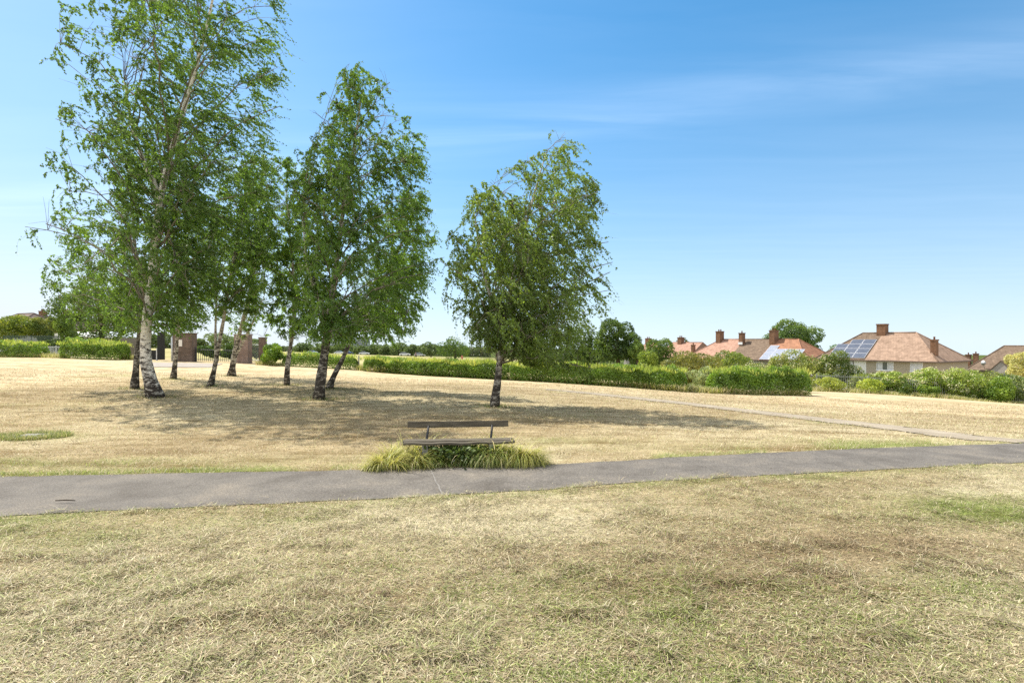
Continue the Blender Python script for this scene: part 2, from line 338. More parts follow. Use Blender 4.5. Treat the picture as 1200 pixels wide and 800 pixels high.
near_e = ext(near_e); far_e = ext(far_e)
def strip(name, A, B, mat, lift, cols=8, jit=.03, kind='structure'):
    V = []; n = len(A)
    A = A.copy(); B = B.copy()
    A += rng.normal(0, jit * .5, A.shape); B += rng.normal(0, jit * .5, B.shape)
    for k in range(cols + 1):
        V.append(A + (B - A) * k / cols)
    V = np.stack(V, 1).reshape(-1, 2)
    z = terr(V[:, 0], V[:, 1]) + lift
    i = np.arange(n - 1)[:, None] * (cols + 1) + np.arange(cols)[None, :]
    i = i.ravel(); fs = np.stack([i, i + 1, i + cols + 2, i + cols + 1], 1)
    o = link(name, np_mesh(name, np.column_stack([V, z]), [fs], smooth=True), mat)
    tag(o, kind=kind); return o
def side_d(x, y, E):
    """signed distance to polyline E (positive on its +y side) """
    x = np.asarray(x); y = np.asarray(y); best = np.full(x.shape, 1e9); sg = np.ones(x.shape)
    for i in range(len(E) - 1):
        ax, ay = E[i]; bx, by = E[i + 1]; dx, dy = bx - ax, by - ay; l2 = dx * dx + dy * dy + 1e-12
        t = np.clip(((x - ax) * dx + (y - ay) * dy) / l2, 0, 1)
        ex = x - ax - t * dx; ey = y - ay - t * dy; d = ex * ex + ey * ey
        c = dx * ey - dy * ex; m = d < best
        best = np.where(m, d, best); sg = np.where(m, np.where(c >= 0, 1, -1), sg)
    return np.sqrt(best) * sg
ne_s = near_e[::2]; fe_s = far_e[::2]
brc = (br_near + br_far)[::2] / 2
DRY = np.array([.45, .365, .225]); PALE = np.array([.57, .50, .335]); BROWN = np.array([.31, .235, .135]); GREEN = np.array([.17, .21, .06]); PINK = np.array([.50, .38, .26]); OLIVE = np.array([.40, .41, .18])
gp1, gp2 = G(1040, 519), G(40, 511)
GP = [(*G(px, py)[:2], ra, rb, am) for px, py, ra, rb, am in [(60, 628, 1.1, .35, .5), (150, 685, .7, .3, .45), (1180, 598, 1.0, .5, .5), (700, 792, .5, .12, .6), (300, 612, .9, .2, .35), (1130, 690, .6, .3, .3), (440, 660, .5, .25, .25), (30, 735, .4, .2, .3), (200, 780, .3, .1, .35), (640, 515, 1.5, .5, .25), (60, 540, 1.6, .35, .35)]]
PP = [*G(560, 612)[:2], *G(1120, 575)[:2]]
BP = [(*G(px, py)[:2], ra, rb, am) for px, py, ra, rb, am in [(960, 640, 1.6, .75, .95), (780, 690, 1.3, .45, .8), (1120, 650, .8, .5, .8), (620, 650, .9, .3, .5), (900, 760, .9, .25, .5), (250, 740, .6, .3, .5), (420, 700, .8, .3, .5), (250, 528, 2.2, .8, .35), (480, 512, 2.0, .6, .35)]]
def tones(x, y):
    """greenness, brownness, paleness of the turf at ground points"""
    dn = side_d(x, y, ne_s); df = side_d(x, y, fe_s)
    nearside = dn < 0; farside = df > 0
    f1 = fbm(x, y, 2.2, 3); f2 = fbm(x, y, 4.5, 9); f3 = fbm(x, y, 1.1, 21)
    g = np.where(nearside, sstep(.52, .80, f1) * .55 + .05, sstep(.60, .85, f1) * .3 + .02)
    g = np.where(nearside, g + .45 * sstep(.55, 0.0, -dn) * sstep(.35, .6, f3), g)
    g = np.where(farside, g + (.55 * sstep(.5, 0, df) + .28 * sstep(2.0, 0., df)) * sstep(.32, .62, f3), g)
    g = g + .55 * np.exp(-(((x - gp1[0]) / 1.8) ** 2 + ((y - gp1[1]) / .55) ** 2)) + .8 * np.exp(-(((x - gp2[0]) / .9) ** 2 + ((y - gp2[1]) / .45) ** 2))
    for (gx_, gy_, ra, rb, am) in GP: g = g + am * np.exp(-(((x - gx_) / ra) ** 2 + ((y - gy_) / rb) ** 2)) * (.4 + 1.2 * sstep(.35, .65, f3))
    b = np.where(nearside, sstep(.56, .76, f2) * .45, sstep(.50, .75, f2) * .5)
    for (gx_, gy_, ra, rb, am) in BP: b = b + am * np.exp(-(((x - gx_) / ra) ** 2 + ((y - gy_) / rb) ** 2)) * (.5 + 1.0 * sstep(.35, .65, f1))
    p = sstep(.45, .7, 1 - f2) * .7 + 1.1 * np.exp(-(((x - PP[0]) / 1.9) ** 2 + ((y - PP[1]) / .75) ** 2)) + .8 * np.exp(-(((x - PP[2]) / 1.0) ** 2 + ((y - PP[3]) / .4) ** 2))
    p = np.clip(p, 0, 1.2)
    return np.clip(g, 0, 1), np.clip(b * (1 - g), 0, 1), p
# ------------------------------------------------------------------ ground sheet
def axis_pts(n, inner, outer):
    u = np.linspace(-1, 1, n); k = 7.2
    return outer * np.sinh(k * u) / np.sinh(k)
gx = axis_pts(331, 0, 3000); gy = axis_pts(331, 0, 3000) + 7.0
XX, YY = np.meshgrid(gx, gy)
ZZ = terr(XX, YY)
R = np.hypot(XX, YY)
ZZ = ZZ - .012 + (fbm(XX, YY, .8, 5) - .5) * .03 * (R < 60) * (1 - (side_d(XX, YY, ne_s) > -.3) * (side_d(XX, YY, fe_s) < .3))
n1 = len(gx); ii = (np.arange(n1 - 1)[:, None] * n1 + np.arange(n1 - 1)[None, :]).ravel()
g_, b_, p_ = tones(XX.ravel(), YY.ravel())
rr = R.ravel()
far_f = sstep(14, 40, rr)[:, None]
base = DRY * (1 - p_[:, None]) + PALE * p_[:, None]
base = base * (1 - far_f) + (.35 * PALE + .4 * PINK + .25 * DRY) * far_f
base = base * (1 - b_[:, None] * .8) + BROWN * b_[:, None] * .8
col = base * (1 - g_[:, None] * .85) + GREEN * 1.25 * g_[:, None] * .85
fg = sstep(46, 60, YY.ravel())[:, None] * (XX.ravel() < 25)[:, None]       # greener meadow beyond the hedge line
col = col * (1 - .55 * fg) + np.array([.30, .32, .12]) * .55 * fg
ff = sstep(170, 330, rr)[:, None] * (YY.ravel() > 0)[:, None]
fr = np.maximum(ff, (sstep(62, 80, YY.ravel()) * sstep(5, 15, XX.ravel()))[:, None])
col = col * (1 - fr) + np.array([.085, .115, .04]) * fr
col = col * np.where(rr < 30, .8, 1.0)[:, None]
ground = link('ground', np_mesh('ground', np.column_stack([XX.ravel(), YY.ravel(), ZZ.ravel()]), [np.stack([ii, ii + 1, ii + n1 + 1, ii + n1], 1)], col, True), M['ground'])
tag(ground, kind='structure')
strip('path', near_e, np.stack([np.interp(np.linspace(0, 1, len(near_e)), np.linspace(0, 1, len(far_e)), far_e[:, k]) for k in (0, 1)], 1), M['path'], -.004, 10, .035)
brm = (br_near + br_far) / 2; br_near = brm + (br_near - brm) * .78; br_far = brm + (br_far - brm) * .78
strip('side_path', br_near, br_far, M['dust_path'], .004, 5, .12)
jn = np.linspace(0, 1, 14)[:, None]; ja, jb = G(505, 551.5)[:2], G(519, 579.5)[:2]; jl = ja + (jb - ja) * jn + rng.normal(0, .006, (14, 2))
M['joint'] = simple('worn_joint', [(.3, (.13, .12, .107)), (.55, (.20, .186, .166)), (.75, (.27, .25, .225))], 9, .95)
strip('path_joint', jl - [.010, 0], jl + [.010, 0], M['joint'], .001, 2, .006)
# pale hardstanding in front of the gate
hs = [G(178, 425), G(262, 426.5), G(245, 430.5), G(178, 430)]
e1 = np.array([hs[3][:2] + (hs[2][:2] - hs[3][:2]) * t for t in np.linspace(0, 1, 12)]); e2 = np.array([hs[0][:2] + (hs[1][:2] - hs[0][:2]) * t for t in np.linspace(0, 1, 12)])
strip('pavement', e1, e2, M['concrete_dirt'], .012, 6, .06)

# ------------------------------------------------------------------ grass blades
def blades(name, X, Y, L, Wd, tilt, colr, mat, curve=.35, zoff=0.0, segs=2, az=None):
    n = len(X); Z = terr(X, Y) - .012 + zoff
    az = rng.uniform(0, 2 * PI, n) if az is None else az
    d = np.stack([np.cos(az), np.sin(az), np.zeros(n)], 1); s = np.stack([-np.sin(az), np.cos(az), np.zeros(n)], 1)
    th = tilt                     # elevation angle of the blade at its base
    P = np.stack([X, Y, Z], 1); rows = []
    p = P.copy()
    step = L / segs
    for k in range(segs + 1):
        w = Wd * (1 - (k / segs) ** 1.6 * .92) * .5
        rows.append(p - s * w[:, None]); rows.append(p + s * w[:, None])
        e = th - curve * (k + .5) / segs * 2
        p = p + (d * np.cos(e)[:, None] + np.array([0, 0, 1.0]) * np.sin(e)[:, None]) * step[:, None]
    V = np.stack(rows, 1).reshape(-1, 3); m = 2 * (segs + 1)
    base = np.arange(n)[:, None] * m
    fs = np.concatenate([base + np.array([[2 * k, 2 * k + 1, 2 * k + 3, 2 * k + 2]]) for k in range(segs)], 0)
    C = np.repeat(colr, m, axis=0)
    o = link(name, np_mesh(name, V, [fs], C), mat); return o
def turf_colors(x, y, n):
    g, b, p = tones(x, y)
    u = rng.random(n)
    c = np.where((u < g * .75)[:, None], GREEN * rng.uniform(.8, 1.5, (n, 1)) + rng.uniform(0, .05, (n, 1)) * [1, .8, 0], 0)
    v = rng.random(n)
    dry = DRY * rng.uniform(.75, 1.2, (n, 1))
    dry = np.where((v < .30 + .42 * p)[:, None], PALE * rng.uniform(.85, 1.25, (n, 1)), dry)
    dry = np.where((rng.random(n) < .06)[:, None], BROWN * rng.uniform(.7, 1.3, (n, 1)), dry)
    near = side_d(x, y, ne_s) < .2
    crumb = (fbm(x, y, .22, 131, 2) > .66) & ~near
    dry = np.where((crumb & (rng.random(n) < .7))[:, None], BROWN * rng.uniform(.35, .8, (n, 1)), dry)
    dry = np.where((rng.random(n) < np.where(near, .28, .14) * (1.2 - .6 * p))[:, None], OLIVE * rng.uniform(.7, 1.25, (n, 1)), dry)
    dry = np.where((rng.random(n) < b * .8)[:, None], BROWN * rng.uniform(.7, 1.35, (n, 1)), dry)
    return np.where((u < g * .75)[:, None], c, dry) * np.where(near, .96, .95)[:, None], g
def scatter(d0, d1, n, margin=1.14, pad=0.0):
    # density falling off with the square of the distance, inside the visible wedge
    u = rng.random(n); d = 1 / (1 / d0 + u * (1 / d1 - 1 / d0)) if False else d0 * (d1 / d0) ** u
    x = (rng.random(n) * 2 - 1) * (600 / F * d * margin + pad)
    return x, d
def keep_off(x, y, m0=0.0):
    dn = side_d(x, y, ne_s); df = side_d(x, y, fe_s)
    m1 = m0 + np.clip(.30 * (fbm(x, y, .40, 71, 3) - .50), -.02, .12)
    ok = (dn < m1) | (df > -m1)
    return ok, dn, df
# near turf: cut hay lying on short turf
x, y = scatter(1.9, 10.2, 760000, pad=2.6); ok, dn, df = keep_off(x, y, .015); ok &= dn < .12; ok |= (dn > 0) & (dn < .5) & (rng.random(len(x)) < .22 * np.exp(-dn / .09))
x, y = x[ok], y[ok]; n = len(x)
c, g = turf_colors(x, y, n)
cl = fbm(x, y, .28, 41, 3); lift = sstep(.5, .8, cl)
flat = rng.random(n) < .84
tilt = np.where(flat, rng.normal(.08, .18, n), rng.uniform(.35, 1.1, n)) + lift * .2
L = np.where(flat, rng.uniform(.03, .13, n), rng.uniform(.025, .07, n)) * (.75 + .7 * lift)
o = blades('dry_grass', x, y, L, rng.uniform(.0028, .0062, n) * np.where(rng.random(n) < .12, 1.5, 1), tilt, c * rng.uniform(.42, 1.3, (n, 1)), M['hay'], .3, lift * .03 + rng.random(n) * .015)
tag(o, 'mown straw-coloured turf with hay clippings in front of the path', 'grass', kind='stuff')
# upright green tufts along the near edge of the path and in patches
x, y = scatter(1.9, 10.0, 170000, pad=2.6); ok, dn, df = keep_off(x, y, .04); ok &= dn < .05
g, b, p = tones(x, y); gg = fbm(x, y, .5, 77, 3)
ok &= rng.random(len(x)) < sstep(.3, .8, g) * sstep(.42, .6, gg); x, y = x[ok], y[ok]; n = len(x)
c = np.where(rng.random((n, 1)) < .75, GREEN * rng.uniform(.9, 1.8, (n, 1)), PALE * rng.uniform(.7, 1.1, (n, 1)))
o = blades('green_grass', x, y, rng.uniform(.04, .11, n), rng.uniform(.003, .005, n), rng.uniform(.7, 1.5, n), c, M['grass'], .45)
tag(o, 'low green grass tufts growing through the hay near the path', 'grass', kind='stuff')
# turf beyond the path
x, y = scatter(7.2, 34, 410000, 1.12, 3.0); ok, dn, df = keep_off(x, y, .015); ok &= df > -.12
ok &= np.abs(side_d(x, y, brc)) > .42; x, y = x[ok], y[ok]; n = len(x)
c, g = turf_colors(x, y, n); cl = fbm(x, y, .45, 43, 3); lift = sstep(.5, .8, cl)
sc = (y / 9) ** .85
flat = rng.random(n) < .6
o = blades('parched_grass', x, y, rng.uniform(.03, .075, n) * sc ** .6, rng.uniform(.004, .007, n) * sc,
           np.where(flat, rng.normal(.12, .2, n), rng.uniform(.4, 1.2, n)), c * rng.uniform(.85, 1.1, (n, 1)) * (.62 + .78 * fbm(x * .45 + y * .1, y * 1.1, 1.7, 55, 4))[:, None], M['hay'], .3, lift * .02)
tag(o, 'parched straw and pink-brown turf between the path and the birches', 'grass', kind='stuff')
# green fringe along the far kerb and at the fork of the paths
x, y = scatter(7.2, 16, 250000, 1.12, 3.0); ok, dn, df = keep_off(x, y, .05); ok &= (df > -.06) & (df < 3)
g, b, p = tones(x, y); gg = fbm(x, y, .6, 78, 3)
ok &= rng.random(len(x)) < sstep(.25, .8, g) * sstep(.36, .55, gg) * .7; x, y = x[ok], y[ok]; n = len(x)
c = np.where(rng.random((n, 1)) < .8, GREEN * rng.uniform(.9, 2.0, (n, 1)), PALE * rng.uniform(.7, 1.1, (n, 1)))
o = blades('fringe_grass', x, y, rng.uniform(.04, .12, n), rng.uniform(.005, .008, n), rng.uniform(.7, 1.5, n), c, M['grass'], .4)
tag(o, 'green grass fringe along the far edge of the asphalt path', 'grass', kind='stuff')
# ------------------------------------------------------------------ foliage builders
def unit(a): return a / (np.linalg.norm(a, axis=-1, keepdims=True) + 1e-9)
def perp(A, n):
    r = unit(rng.normal(0, 1, (n, 3))); return unit(np.cross(A, r))
def leaf_mesh(name, P, A, S, L, W, C):
    n = len(P); L = L[:, None]; W = W[:, None]
    nrm = np.cross(A, S)
    V = np.stack([P, P + A * L * .42 + S * W * .5 + nrm * W * .12, P + A * L, P + A * L * .42 - S * W * .5 + nrm * W * .12], 1).reshape(-1, 3)
    i = np.arange(n)[:, None] * 4 + np.array([[0, 1, 2, 3]])
    return np_mesh(name, V, [i], np.repeat(C, 4, axis=0))
def leaf_cols(n, P, dark, light, s=.7, seed=1, bright=.0):
    f = fbm(P[:, 0] + P[:, 2] * .7, P[:, 1] + P[:, 2], s, seed, 3)
    t = np.clip(sstep(.3, .7, f) * .6 + rng.random(n) * .5 - .05, 0, 1)[:, None]
    c = (np.array(dark) * (1 - t) + np.array(light) * t) * 1.08
    c = np.where((rng.random(n) < .04)[:, None], c * [1.35, 1.12, .9], c)
    return c * rng.uniform(.75, 1.25, (n, 1))

def interp_path(P, n):
    P = np.array(P, float); t = np.concatenate([[0], np.cumsum(np.linalg.norm(np.diff(P, axis=0), axis=1))])
    tt = np.linspace(0, t[-1], n); out = np.stack([np.interp(tt, t, P[:, k]) for k in range(P.shape[1])], 1)
    for _ in range(2): out[1:-1] = .25 * out[:-2] + .5 * out[1:-1] + .25 * out[2:]
    return out

def birch(label, base, d, stems, env, nleaf, bark, r_px, wind=.55, droop=.85, leafL=.06, limb_n=46, seed=0, sub=7, twig=5, up=.9, dark=(.07, .135, .022), light=(.17, .295, .05), fill=.95, strand=1.0, airy=.10):
    global rng
    rng = np.random.default_rng(1000 + seed)
    k = d / F
    b = np.array([(base[0] - 600) * k, d, H - (base[1] - 400) * k]); b[2] = tz(b[0], b[1])
    root = thing('birch_tree', label, 'tree', b, 0, 'birches on the dry turf')
    loc = lambda px, py: ((px - 600) * k - b[0], (400 - py) * k + H - b[2])
    tb = MB(); trunks = []
    for si, st in enumerate(stems):
        q = np.array([loc(*p) for p in st]); wob = np.cumsum(rng.normal(0, .03, len(q))); wob -= wob[0]
        pts = interp_path(np.column_stack([q[:, 0], wob if si == 0 else wob + .02, q[:, 1]]), 26)
        if si == 0: pts[0, 2] = -.12
        hgt = pts[:, 2]; top = hgt[-1]
        r0 = r_px * k * (1 if si == 0 else .62)
        u = np.clip((hgt - hgt[0]) / (top - hgt[0]), 0, 1)
        rad = r0 * (.84 - .74 * u ** .85) + (r0 * .42 * np.exp(-np.maximum(hgt, 0) / .28) if si == 0 else 0)
        rad *= 1 + .06 * rng.normal(0, 1, len(rad)); rad = np.maximum(rad, .01)
        n0 = len(tb.v)
        tb.tube(pts, rad, 12)
        for i in range(n0, len(tb.v)):       # knobbly bark and root flare
            x, y, z = tb.v[i]; a = math.atan2(y, x); f = 1 + .10 * math.sin(5 * a + seed) * math.exp(-max(z, 0) / .35)
            ci = (i - n0) // 12; c = pts[min(ci, len(pts) - 1)]
            f *= 1 + .05 * math.sin(7 * z + 3 * a + seed)
            tb.v[i] = (c[0] + (x - c[0]) * f, c[1] + (y - c[1]) * f, z)
        trunks.append((pts, rad))
    env = np.array(env, float)
    ez = np.array([loc(0, p)[1] for p in env[:, 0]])[::-1]
    ec = np.array([loc((l + r) / 2, 0)[0] for _, l, r in env])[::-1]; er = np.array([(r - l) / 2 * k for _, l, r in env])[::-1]
    zlo, zhi = ez[0], ez[-1]
    wz = np.linspace(zlo, zhi, 200); cw = np.cumsum(np.interp(wz, ez, er) ** 1.3 + .05); cw /= cw[-1]
    brb = MB(); limb_pts = []; tw_p, tw_d, tw_e, tw_L = [], [], [], []
    for i in range(limb_n):
        zt = np.interp((i + rng.random()) / limb_n, cw, wz)
        az = i * 2.39996 + rng.normal(0, .35); r = np.interp(zt, ez, er) * rng.uniform(.5, 1.12)
        tgt = np.array([np.interp(zt, ez, ec) + r * math.cos(az), r * math.sin(az) * .9, zt])
        pts, rad = trunks[i % len(trunks)] if len(trunks) > 1 and rng.random() < .6 else trunks[0]
        zs = zt - r * up * rng.uniform(.6, 1.25)
        zs = min(max(zs, pts[0, 2] + .42 * (zlo - pts[0, 2]) + (.62 * (zlo - pts[0, 2]))), pts[-1, 2] - .05)
        j = int(np.argmin(np.abs(pts[:, 2] - zs))); s = pts[j]
        dd = tgt - s; ln = np.linalg.norm(dd)
        ctrl = s + np.array([dd[0] * .38, dd[1] * .38, dd[2] * .72 + .12 * ln * (.5 if dd[2] > 0 else 1)])
        t = np.linspace(0, 1, 9)[:, None]
        cur = (1 - t) ** 2 * s + 2 * t * (1 - t) * ctrl + t * t * tgt + np.vstack([[0, 0, 0], rng.normal(0, .025 * ln ** .5, (7, 3)), [0, 0, 0]])
        rr = min(.0065 * ln + .005, rad[j] * .65); rads = rr * (1 - .8 * t[:, 0]) + .003
        brb.tube(cur, rads, 5, False); limb_pts += [tuple(c_) for c_ in cur[2:]]
        for m in range(sub):
            u = .22 + .78 * (m + rng.random()) / sub; q = cur[min(int(u * 8), 8)]
            tan = cur[min(int(u * 8) + 1, 8)] - cur[max(int(u * 8) - 1, 0)]; tan = tan / (np.linalg.norm(tan) + 1e-9)
            dr = tan * .6 + rng.normal(0, .55, 3) + np.array([wind * .35, 0, .15]); dr /= np.linalg.norm(dr)
            sl = rng.uniform(.35, .95) * (.55 + .1 * ln) * (1.1 - .4 * u)
            e = q + dr * sl + np.array([wind * .12, 0, -.12 * droop]) * sl
            mid = q + dr * sl * .55
            brb.tube([q, mid, e], [.006, .004, .0025], 3, False)
            for w in range(twig):
                v = rng.uniform(.25, 1.0); o = q * (1 - v) ** 2 + 2 * mid * v * (1 - v) + e * v * v
                tw_p.append(o); tw_d.append(unit(dr * .7 + rng.normal(0, .5, 3)))
                tw_e.append(np.array([wind, 0, -droop]) + rng.normal(0, .22, 3) + np.array([dr[0], dr[1], 0]) * .25)
                tw_L.append(rng.uniform(.25, .8) * (.6 + .5 * droop) * strand)
    # finer side branches filling the volume of the crown, each joined to the nearest limb
    LC = np.array(limb_pts)
    nf = int(fill * limb_n * sub)
    zt = np.interp(rng.random(nf), cw, wz); th = rng.uniform(0, 2 * PI, nf); rq = np.interp(zt, ez, er) * rng.random(nf) ** .42
    Q = np.stack([np.interp(zt, ez, ec) + rq * np.cos(th), rq * np.sin(th) * .95, zt], 1)
    gap = fbm(Q[:, 0] + Q[:, 1] * .6 + 31 * seed, Q[:, 2] * .8 + Q[:, 1] * .7, 1.3, seed + 3, 2)
    Q = Q[gap > .44]
    for q in Q:
        j = int(np.argmin(((LC - q) ** 2).sum(1) + np.where(LC[:, 2] > q[2] + .1, 1.5, 0))); a = LC[j]; md = (a + q) / 2 + np.array([0, 0, .12 * np.linalg.norm(q - a)])
        brb.tube([a, md, q], [.007, .005, .003], 3, False)
        dr = unit(q - a + rng.normal(0, .05, 3))
        for w in range(twig):
            v = rng.uniform(.45, 1.0); tw_p.append(a * (1 - v) ** 2 + 2 * md * v * (1 - v) + q * v * v)
            tw_d.append(unit(dr * .6 + rng.normal(0, .5, 3))); tw_e.append(np.array([wind, 0, -droop]) + rng.normal(0, .22, 3) + np.array([dr[0], dr[1], 0]) * .25); tw_L.append(rng.uniform(.25, .75) * (.6 + .5 * droop) * strand)
    tw_p = np.array(tw_p); tw_d = np.array(tw_d); tw_e = unit(np.array(tw_e)); tw_L = np.array(tw_L)
    # twigs as thin strips inside the branches mesh
    hrel = np.clip((tw_p[:, 2] - zlo) / (zhi - zlo), 0, 1)
    cl_ = fbm(tw_p[:, 0] * 1.1 + 17 * seed + tw_p[:, 1] * .5, tw_p[:, 2] * .8 - tw_p[:, 1] * .6, .95, seed + 60, 3)
    kp = cl_ > (.34 + airy * hrel ** 1.3) * rng.uniform(.85, 1.15, len(cl_))
    tw_p, tw_d, tw_e, tw_L = tw_p[kp], tw_d[kp], tw_e[kp], tw_L[kp]
    nt_ = len(tw_p)
    per = max(4, int(nleaf / len(kp)))
    T = np.repeat(np.arange(nt_), per); s = rng.random(len(T)) ** .85
    Lt = tw_L[T][:, None]; s_ = s[:, None]
    P = tw_p[T] + Lt * (tw_d[T] * (s_ - .5 * s_ ** 2) * .8 + tw_e[T] * .62 * s_ ** 1.5) + rng.normal(0, .024 / strand, (len(T), 3))
    # trim to the silhouette of the crown with a soft random limit
    zc = np.clip(P[:, 2], zlo, zhi); cr = np.interp(zc, ez, er); cx = np.interp(zc, ez, ec)
    dist = np.hypot((P[:, 0] - cx), P[:, 1]) / (cr + .15)
    ok = (dist < .90 + .20 * rng.random(len(P))) & (P[:, 2] > zlo - .35 * rng.random(len(P)))
    P = P[ok]; T = T[ok]; n = len(P)
    hang = unit(tw_e[T] * .8 + np.array([0, 0, -.35]) + rng.normal(0, .65, (n, 3)))
    S = perp(hang, n); L = leafL * np.clip(rng.normal(1, .26, n), .45, 1.7); W = L * rng.uniform(.62, .85, n)
    link('crown', leaf_mesh('crown', P, hang, S, L, W, leaf_cols(n, P, dark, light, .8, seed)), M['leaf'], root)
    for i in range(nt_):
        a = tw_p[i]; m_ = a + tw_L[i] * (tw_d[i] * .3 + tw_e[i] * .22); e = a + tw_L[i] * (tw_d[i] * .4 + tw_e[i] * .6)
        if e[2] < zlo - .1: continue
        brb.tube([a, m_, e], [.0028, .002, .0012], 3, False)
    tb.build('trunk', bark, root)
    brb.build('branches', M['limb'], root)
    return root

birch('tallest birch with a white black-flecked trunk, its top cut off by the picture edge', (180, 466), 20.2,
      [[(183, 466), (173, 440), (168, 420), (170, 395), (175, 360), (181, 310), (184, 270), (188, 235), (198, 195), (208, 160), (222, 110), (238, 50), (250, 0), (258, -60)],
       [(187, 240), (180, 215), (168, 190), (155, 150), (145, 95)]],
      [(-90, 235, 300), (-40, 168, 328), (0, 112, 334), (60, 94, 330), (110, 88, 320), (160, 84, 314), (200, 76, 306), (240, 66, 298), (290, 62, 280), (330, 60, 255), (360, 75, 232), (385, 95, 215)],
      265000, M['birch_white'], 7.8, .75, .8, .06, 84, 1, 8, 4, 1.0, fill=1.8, strand=1.7, airy=.16)
birch('dark-barked birch standing close behind the tallest white-trunked birch', (158, 457), 23.5,
      [[(158, 457), (160, 430), (163, 400), (165, 370), (163, 330), (158, 280), (152, 220)]],
      [(160, 130, 175), (230, 88, 188), (290, 62, 188), (340, 66, 195), (375, 82, 190), (390, 95, 180)], 46000, M['birch_dark'], 4.6, .5, .7, .066, 46, 2, 8)
birch('small grey-trunked birch in front of the brick pillar with the white notice', (204, 444), 29,
      [[(203, 444), (206, 420), (208, 395), (211, 370), (215, 330), (218, 270), (215, 215)]],
      [(185, 190, 250), (240, 172, 265), (300, 168, 272), (350, 175, 255), (388, 185, 242)], 36000, M['birch_grey'], 3.2, .45, .6, .072, 38, 3, 8)
birch('slender twin-stemmed birch with thin pale stems in front of the black railings', (248, 453), 25,
      [[(246, 453), (252, 430), (256, 405), (262, 375), (268, 330), (277, 280), (288, 215)], [(253, 425), (252, 400), (252, 370), (254, 330), (248, 270)]],
      [(180, 265, 332), (230, 235, 345), (280, 225, 342), (330, 226, 322), (368, 235, 305)], 50000, M['birch_grey'], 3.5, .5, .6, .068, 48, 4, 8)
birch('low-forked birch in front of the pink brick pillar, second stem leaning out', (271, 440), 32,
      [[(271, 440), (274, 420), (278, 400), (284, 380), (293, 345), (302, 295), (306, 225)], [(274, 420), (284, 402), (293, 385), (310, 345)]],
      [(195, 283, 332), (250, 262, 348), (300, 255, 352), (350, 252, 338), (394, 262, 312)], 40000, M['birch_grey'], 4.2, .45, .6, .076, 40, 5, 8)
birch('upright birch with a slim grey trunk beside the round bright green bush', (336, 451), 26,
      [[(336, 451), (337, 430), (341, 405), (344, 380), (345, 340), (340, 290), (335, 225)]],
      [(185, 315, 362), (240, 298, 380), (300, 292, 386), (350, 298, 382), (396, 312, 372)], 58000, M['birch_grey'], 3.6, .4, .6, .068, 44, 6, 8, 5, .9, (.07, .14, .018), (.165, .285, .046))
birch('stout dark-trunked birch with a tall dense crown, middle of the group behind the bench', (374, 468), 19.6,
      [[(373, 468), (377, 440), (382, 405), (387, 370), (390, 340), (396, 290), (405, 230), (415, 170), (425, 105)], [(386, 380), (372, 350), (360, 310), (355, 260)]],
      [(80, 398, 452), (110, 374, 482), (150, 364, 490), (180, 354, 500), (220, 345, 496), (260, 336, 492), (300, 330, 500), (340, 332, 502), (375, 345, 492), (398, 352, 470)],
      165000, M['birch_dark'], 6.8, .3, .75, .058, 92, 7, 8, 4, .9, (.07, .14, .019), (.165, .29, .048), strand=1.35)
birch('birch leaning steeply to one side from behind the stout dark birch', (387, 455), 24,
      [[(385, 456), (391, 440), (402, 420), (410, 398), (418, 380), (435, 350), (460, 310), (482, 260)]],
      [(225, 452, 500), (270, 430, 516), (310, 418, 522), (350, 412, 508), (388, 412, 490)], 62000, M['birch_dark'], 4.2, .35, .75, .066, 46, 8, 8, 5, .9, (.07, .14, .018), (.165, .285, .046))
birch('birch standing alone behind the bench with a wide weeping crown', (580, 475), 17.8,
      [[(579, 475), (583, 450), (586, 420), (588, 395), (592, 370), (600, 330), (612, 280), (625, 230), (640, 178)], [(590, 385), (575, 350), (562, 300), (556, 250)]],
      [(155, 642, 672), (185, 614, 688), (210, 562, 697), (240, 537, 702), (280, 517, 706), (320, 512, 712), (350, 520, 712), (380, 535, 708), (404, 556, 704), (420, 600, 702), (434, 640, 696)],
      160000, M['birch_grey'], 5.4, .42, .95, .057, 80, 9, 8, 4, .9, (.09, .15, .024), (.205, .305, .056), strand=1.5, airy=.04)

def lobed(center, radii, nl, n, rng, lobe=(.34, .5), shell=(.7, 1.05), flat=1.0, zmin=None, spread=.68):
    c = np.array(center, float); rd = np.array(radii, float)
    dirs = unit(rng.normal(0, 1, (nl, 3)) + np.array([0, 0, .25])); lc = c + dirs * rd * spread * rng.uniform(.75, 1.1, (nl, 1)); lr = rng.uniform(*lobe, nl) * (rd[0] * rd[1] * rd[2]) ** (1 / 3)
    lc = np.vstack([lc, c]); lr = np.append(lr, .6 * (rd.prod()) ** (1 / 3))
    w = lr ** 2; k = rng.choice(len(lr), n, p=w / w.sum()); D = unit(rng.normal(0, 1, (n, 3)))
    sc = np.minimum(1, rd / rd.max()) ** .5
    P = lc[k] + D * (lr[k] * rng.uniform(*shell, n))[:, None] * sc
    ok = np.ones(n, bool)
    for j in range(len(lr)):
        q = (P - lc[j]) / sc; ok &= (np.linalg.norm(q, axis=1) > lr[j] * .66) | (k == j)
    if zmin is not None: ok &= P[:, 2] > zmin
    return P[ok], D[ok], lc, lr
def leaf_plates(name, P, D, size, dark, light, mat, parent, seed, rnd=.75, scale=1.2, asp=(.6, .9), jit=(.65, 1.3)):
    n = len(P); nn = unit(D + rng.normal(0, rnd, (n, 3))); A = perp(nn, n); S = np.cross(nn, A)
    L = size * rng.uniform(*jit, n); W = L * rng.uniform(*asp, n)
    return link(name, leaf_mesh(name, P - A * (L * .5)[:, None], A, S, L, W, leaf_cols(n, P, dark, light, scale, seed)), mat, parent)
